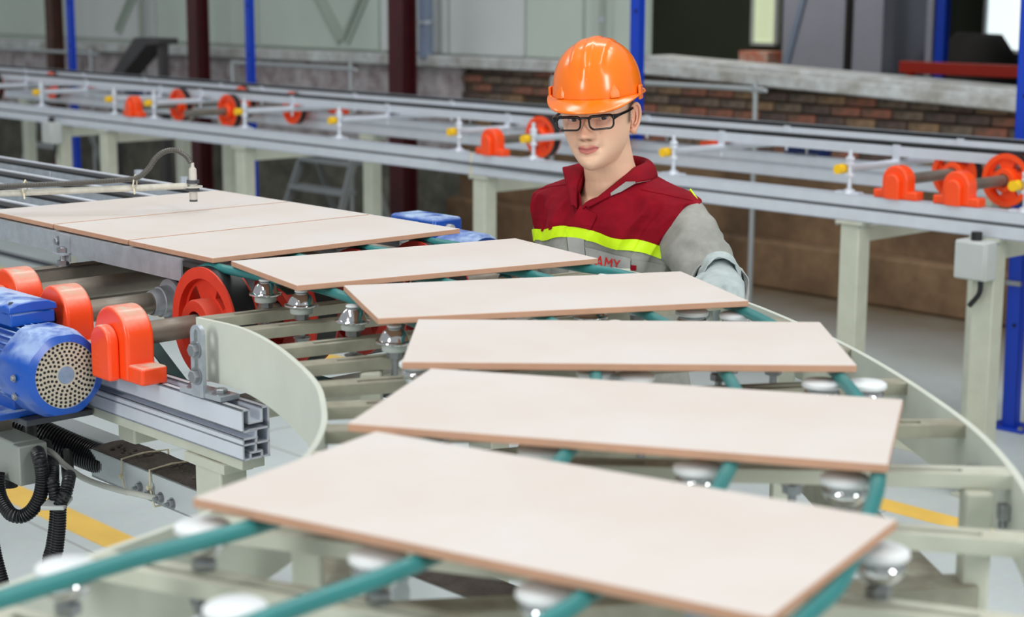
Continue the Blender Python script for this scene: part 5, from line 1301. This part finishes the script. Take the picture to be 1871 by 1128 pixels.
# gloved hands: palm, four curled fingers and a thumb closed on the rail
def glove(W, dirv, down, side, thumb_sgn, label=None):
    dirv = Vector(dirv).normalized(); down = Vector(down); down = (down-dirv*down.dot(dirv)).normalized(); side = dirv.cross(down)*thumb_sgn
    b = B()
    loft(b, [(W-dirv*.045, side*.036, down*.034), (W-dirv*.01, side*.031, down*.026), (W+dirv*.02, side*.036, down*.019), (W+dirv*.055, side*.043, down*.017), (W+dirv*.085, side*.042, down*.014), (W+dirv*.094, side*.036, down*.009)], 24)
    for i, (o, L_, st) in enumerate(((-.031, .062, .088), (-.0105, .074, .092), (.0105, .070, .091), (.030, .056, .086))):
        o = -o
        p0 = W+dirv*(st-.02)+side*o; p1 = W+dirv*st+side*o*1.05+down*.002
        p2 = p1+dirv*L_*.36+down*L_*.20; p3 = p2+dirv*L_*.08+down*L_*.36; p4 = p3-dirv*L_*.16+down*L_*.24
        P = catmull([p0, p1, p2, p3, p4], 5); r = [.0108-.0026*k/(len(P)-1) for k in range(len(P))]; r[-1] *= .55
        b.tube(P, r, 12)
    t0 = W+dirv*.022+side*.030; t1 = W+dirv*.045+side*.050+down*.012; t2 = t1+dirv*.022+side*.004+down*.022; t3 = t2+dirv*.006-side*.004+down*.022
    P = catmull([t0, t1, t2, t3], 5); r = [.0135-.004*k/(len(P)-1) for k in range(len(P))]; r[-1] *= .55; b.tube(P, r, 12)
    me = remesh(b, .0028, 3, 'glove_tmp')
    for v in me.vertices: v.co -= base
    me.materials.clear(); me.materials.append(m_glove); me.polygons.foreach_set('use_smooth', [True]*len(me.polygons))
    g = bpy.data.objects.new('glove', me); COL.objects.link(g); g.parent = PE
    return g
glove(WRL, (-.06, -1, -.16), (0, 0, -1), None, -1)
glove(WRR, (0, -.12, -1), -by, None, 1)
sleeve('glove_gauntlet', m_glove, [(ELL.lerp(WRL, .42), .042), (ELL.lerp(WRL, .62), .041), (ELL.lerp(WRL, .9), .037), (WRL+Vector((0, -.02, -.002)), .034)], 4, .003, parent=None, seed=2.2)

# ---- hard hat (head frame)
def hx_(p): return HTM @ Vector(p)
HB = B(); nA = 96; nT = 26; vs = []
HX, HYF, HYB, Z0, HH = .0935, .112, .122, .041, .1155
for j in range(nT+1):
    t = j/nT; zz = math.sin(PI/2*t)**.92; rr = max(0, 1-zz**2.35)**(1/2.25)
    for i in range(nA):
        a = 2*PI*i/nA; s, c = math.sin(a), -math.cos(a)          # a=0 front (-y)
        x = HX*s*rr; y = .004+(HYF if c < 0 else HYB)*c*rr; z = Z0+HH*zz
        bump = 0
        topf = ss(.30, .62, zz)
        bump += .0055*topf*ss(.0095, .0065, abs(x))
        bump += .0032*ss(.42, .70, zz)*ss(.036, .034, abs(x))*(1-ss(.0095, .0065, abs(x)))
        n = Vector((x/HX**2, y/.117**2, (z-Z0)/HH**2)).normalized()
        vs.append(hx_(Vector((x, y, z))+n*bump))
HB.add(vs, [(j*nA+i, j*nA+(i+1) % nA, (j+1)*nA+(i+1) % nA, (j+1)*nA+i) for j in range(nT) for i in range(nA)])
hat = HB.build('hard_hat', m_hat, PE, 40); md = hat.modifiers.new('thickness', 'SOLIDIFY'); md.thickness = .0025; md.offset = -1
md = hat.modifiers.new('smooth', 'SUBSURF'); md.levels = 1; md.render_levels = 1
# brim: a narrow gutter all round, growing into a peak at the front
vs = []; nR = 8
for i in range(nA):
    a = 2*PI*i/nA; s, c = math.sin(a), -math.cos(a)
    pk_ = ss(-.05, .9, -c)
    w = .0075+.042*pk_**1.2
    for k in range(nR+1):
        t = k/nR
        x = HX*s+s*(.0075*t)+s*.006*pk_*t; y = .004+(HYF if c < 0 else HYB)*c+c*w*t
        z = Z0+.002-(.003*t+.011*t*pk_**.8+.007*t*t*pk_)+.010*(abs(s)**3)*t*ss(.2, -.6, c)+.0025*gs(t-1, .15)*(1-pk_)
        vs.append(hx_((x, y, z)))
b = B().add(vs, [(i*(nR+1)+k, ((i+1) % nA)*(nR+1)+k, ((i+1) % nA)*(nR+1)+k+1, i*(nR+1)+k+1) for i in range(nA) for k in range(nR)])
br = b.build('brim', m_hat, hat, 50); md = br.modifiers.new('thickness', 'SOLIDIFY'); md.thickness = .0028; md.offset = 0
# accessory lugs above the brim, slot tabs at the sides
for s in (-1, 1):
    a = s*R(38); cx, cy = HX*math.sin(a), .004-HYF*math.cos(a); nx, ny = math.sin(a), -math.cos(a); tx, ty = math.cos(a), math.sin(a)
    def q(t_, n_, z): return hx_((cx+tx*t_+nx*n_, cy+ty*t_+ny*n_, z))
    B().add([q(-.013, -.006, Z0+.006), q(.013, -.006, Z0+.006), q(.0105, .0055, Z0+.003), q(-.0105, .0055, Z0+.003), q(-.0125, -.008, Z0+.016), q(.0125, -.008, Z0+.016), q(.0095, .0045, Z0+.015), q(-.0095, .0045, Z0+.015), q(0, -.0055, Z0+.037)],
            [(0, 3, 2, 1), (0, 1, 5, 4), (1, 2, 6, 5), (2, 3, 7, 6), (3, 0, 4, 7), (4, 5, 8), (5, 6, 8), (6, 7, 8), (7, 4, 8)]).build('accessory_lug', m_hat, hat, 30, .0015)
    a = s*R(82); cx, cy = HX*math.sin(a), .004-HYF*math.cos(a)
    B().box(s*HX*.99+s*.004-.003, s*HX*.99+s*.004+.003, cy-.012, cy+.012, Z0-.010, Z0+.020, HTM).build('side_tab', m_hat, hat, 30, .002)
wm = B()
for z, h in ((.118, .003), (.098, .007), (.086, .0015)):
    zz = (z-Z0)/HH; rr = max(0, 1-zz**2.35)**(1/2.25); y = .004-HYF*rr
    wm.lathe([(0, 0), (h*.35, .0004), (0, .0009)], 6, HTM @ Matrix.Translation((.004+.001*random.random(), y-.0008, z)) @ Matrix.Rotation(PI/2, 4, 'X') @ Matrix.Scale(2, 4, (0, 1, 0)))
wm.build('worn_mark', mat('worn_white_print', (240, 226, 214), .6), hat, 0)
# ---- glasses (head frame)
def rrect(cx, cz, w, h, r, n=6, lean=0.):
    P = []
    for sx_, sz_, a0 in ((1, 1, 0), (-1, 1, 90), (-1, -1, 180), (1, -1, 270)):
        for k in range(n+1):
            a = R(a0+90*k/n); P.append((cx+sx_*(w/2-r)+r*math.cos(a), cz+sz_*(h/2-r)+r*math.sin(a)))
    return P
GY, GZ = -.1035, -.0092
def gpt(x, z): return Vector((x+.0035, GY+.10*abs(x)**1.25*1.0+.0*z, z))
gl = B().tube([HM @ v for v in catmull([gpt(-.0095, GZ+.009), gpt(-.005, GZ+.0105), gpt(.005, GZ+.0105), gpt(.0095, GZ+.009)], 4)], .0024, 8)
gls = gl.build('glasses', m_frame, PE, 60)
for s in (-1, 1):
    P = rrect(s*.0352, GZ, .0525, .0270, .0085)
    P = [(x+(-s*.0012 if False else s*.0035*min(0, (z-GZ)/.0143)*(-1 if s*x < .0352 else .35)), z+.0012*(s*x/.0352-1)) for x, z in P]
    rim = B().tube([HM @ gpt(x, z) for x, z in P], [.0031 if z > GZ+.008 else .0021 for x, z in P], 8, True).build('rim', m_frame, gls, 60)
    c = B(); vs = [HM @ gpt(x, z) for x, z in P]; cen = HM @ (gpt(s*.0345, GZ)+Vector((0, -.0012, 0))); n = len(vs)
    c.add(vs+[cen], [(i, (i+1) % n, n) for i in range(n)]); c.build('lens', m_lens, rim, 60)
    tmp = catmull([gpt(s*.0605, GZ+.009), Vector((s*.068, GY+.010, GZ+.0105)), Vector((s*.0735, GY+.035, GZ+.013)), Vector((s*.078, -.03, GZ+.016)), Vector((s*.0785, -.006, GZ+.0185)), Vector((s*.0775, .006, GZ+.0175))], 6)
    m_ = len(tmp); tb = B(); vs = []
    for i, p in enumerate(tmp):
        h = .0062-.0034*ss(.0, .4, i/m_)
        for dx, dz in ((-.0012, -h), (.0012, -h), (.0012, h), (-.0012, h)): vs.append(HM @ (p+Vector((dx*1.2, 0, dz))))
    tb.add(vs, [(i*4+k, i*4+(k+1) % 4, (i+1)*4+(k+1) % 4, (i+1)*4+k) for i in range(m_-1) for k in range(4)]+[(0, 1, 2, 3), (4*m_-1, 4*m_-2, 4*m_-3, 4*m_-4)])
    tb.build('temple', m_frame, gls, 40, .0008)
    B().lathe([(0, -.004), (.0022, -.002), (.0026, 0), (.0022, .002), (0, .004)], 10, HM @ Matrix.Translation((s*.0105, GY+.006, GZ-.006))).build('nose_pad', m_lens, rim, 60)
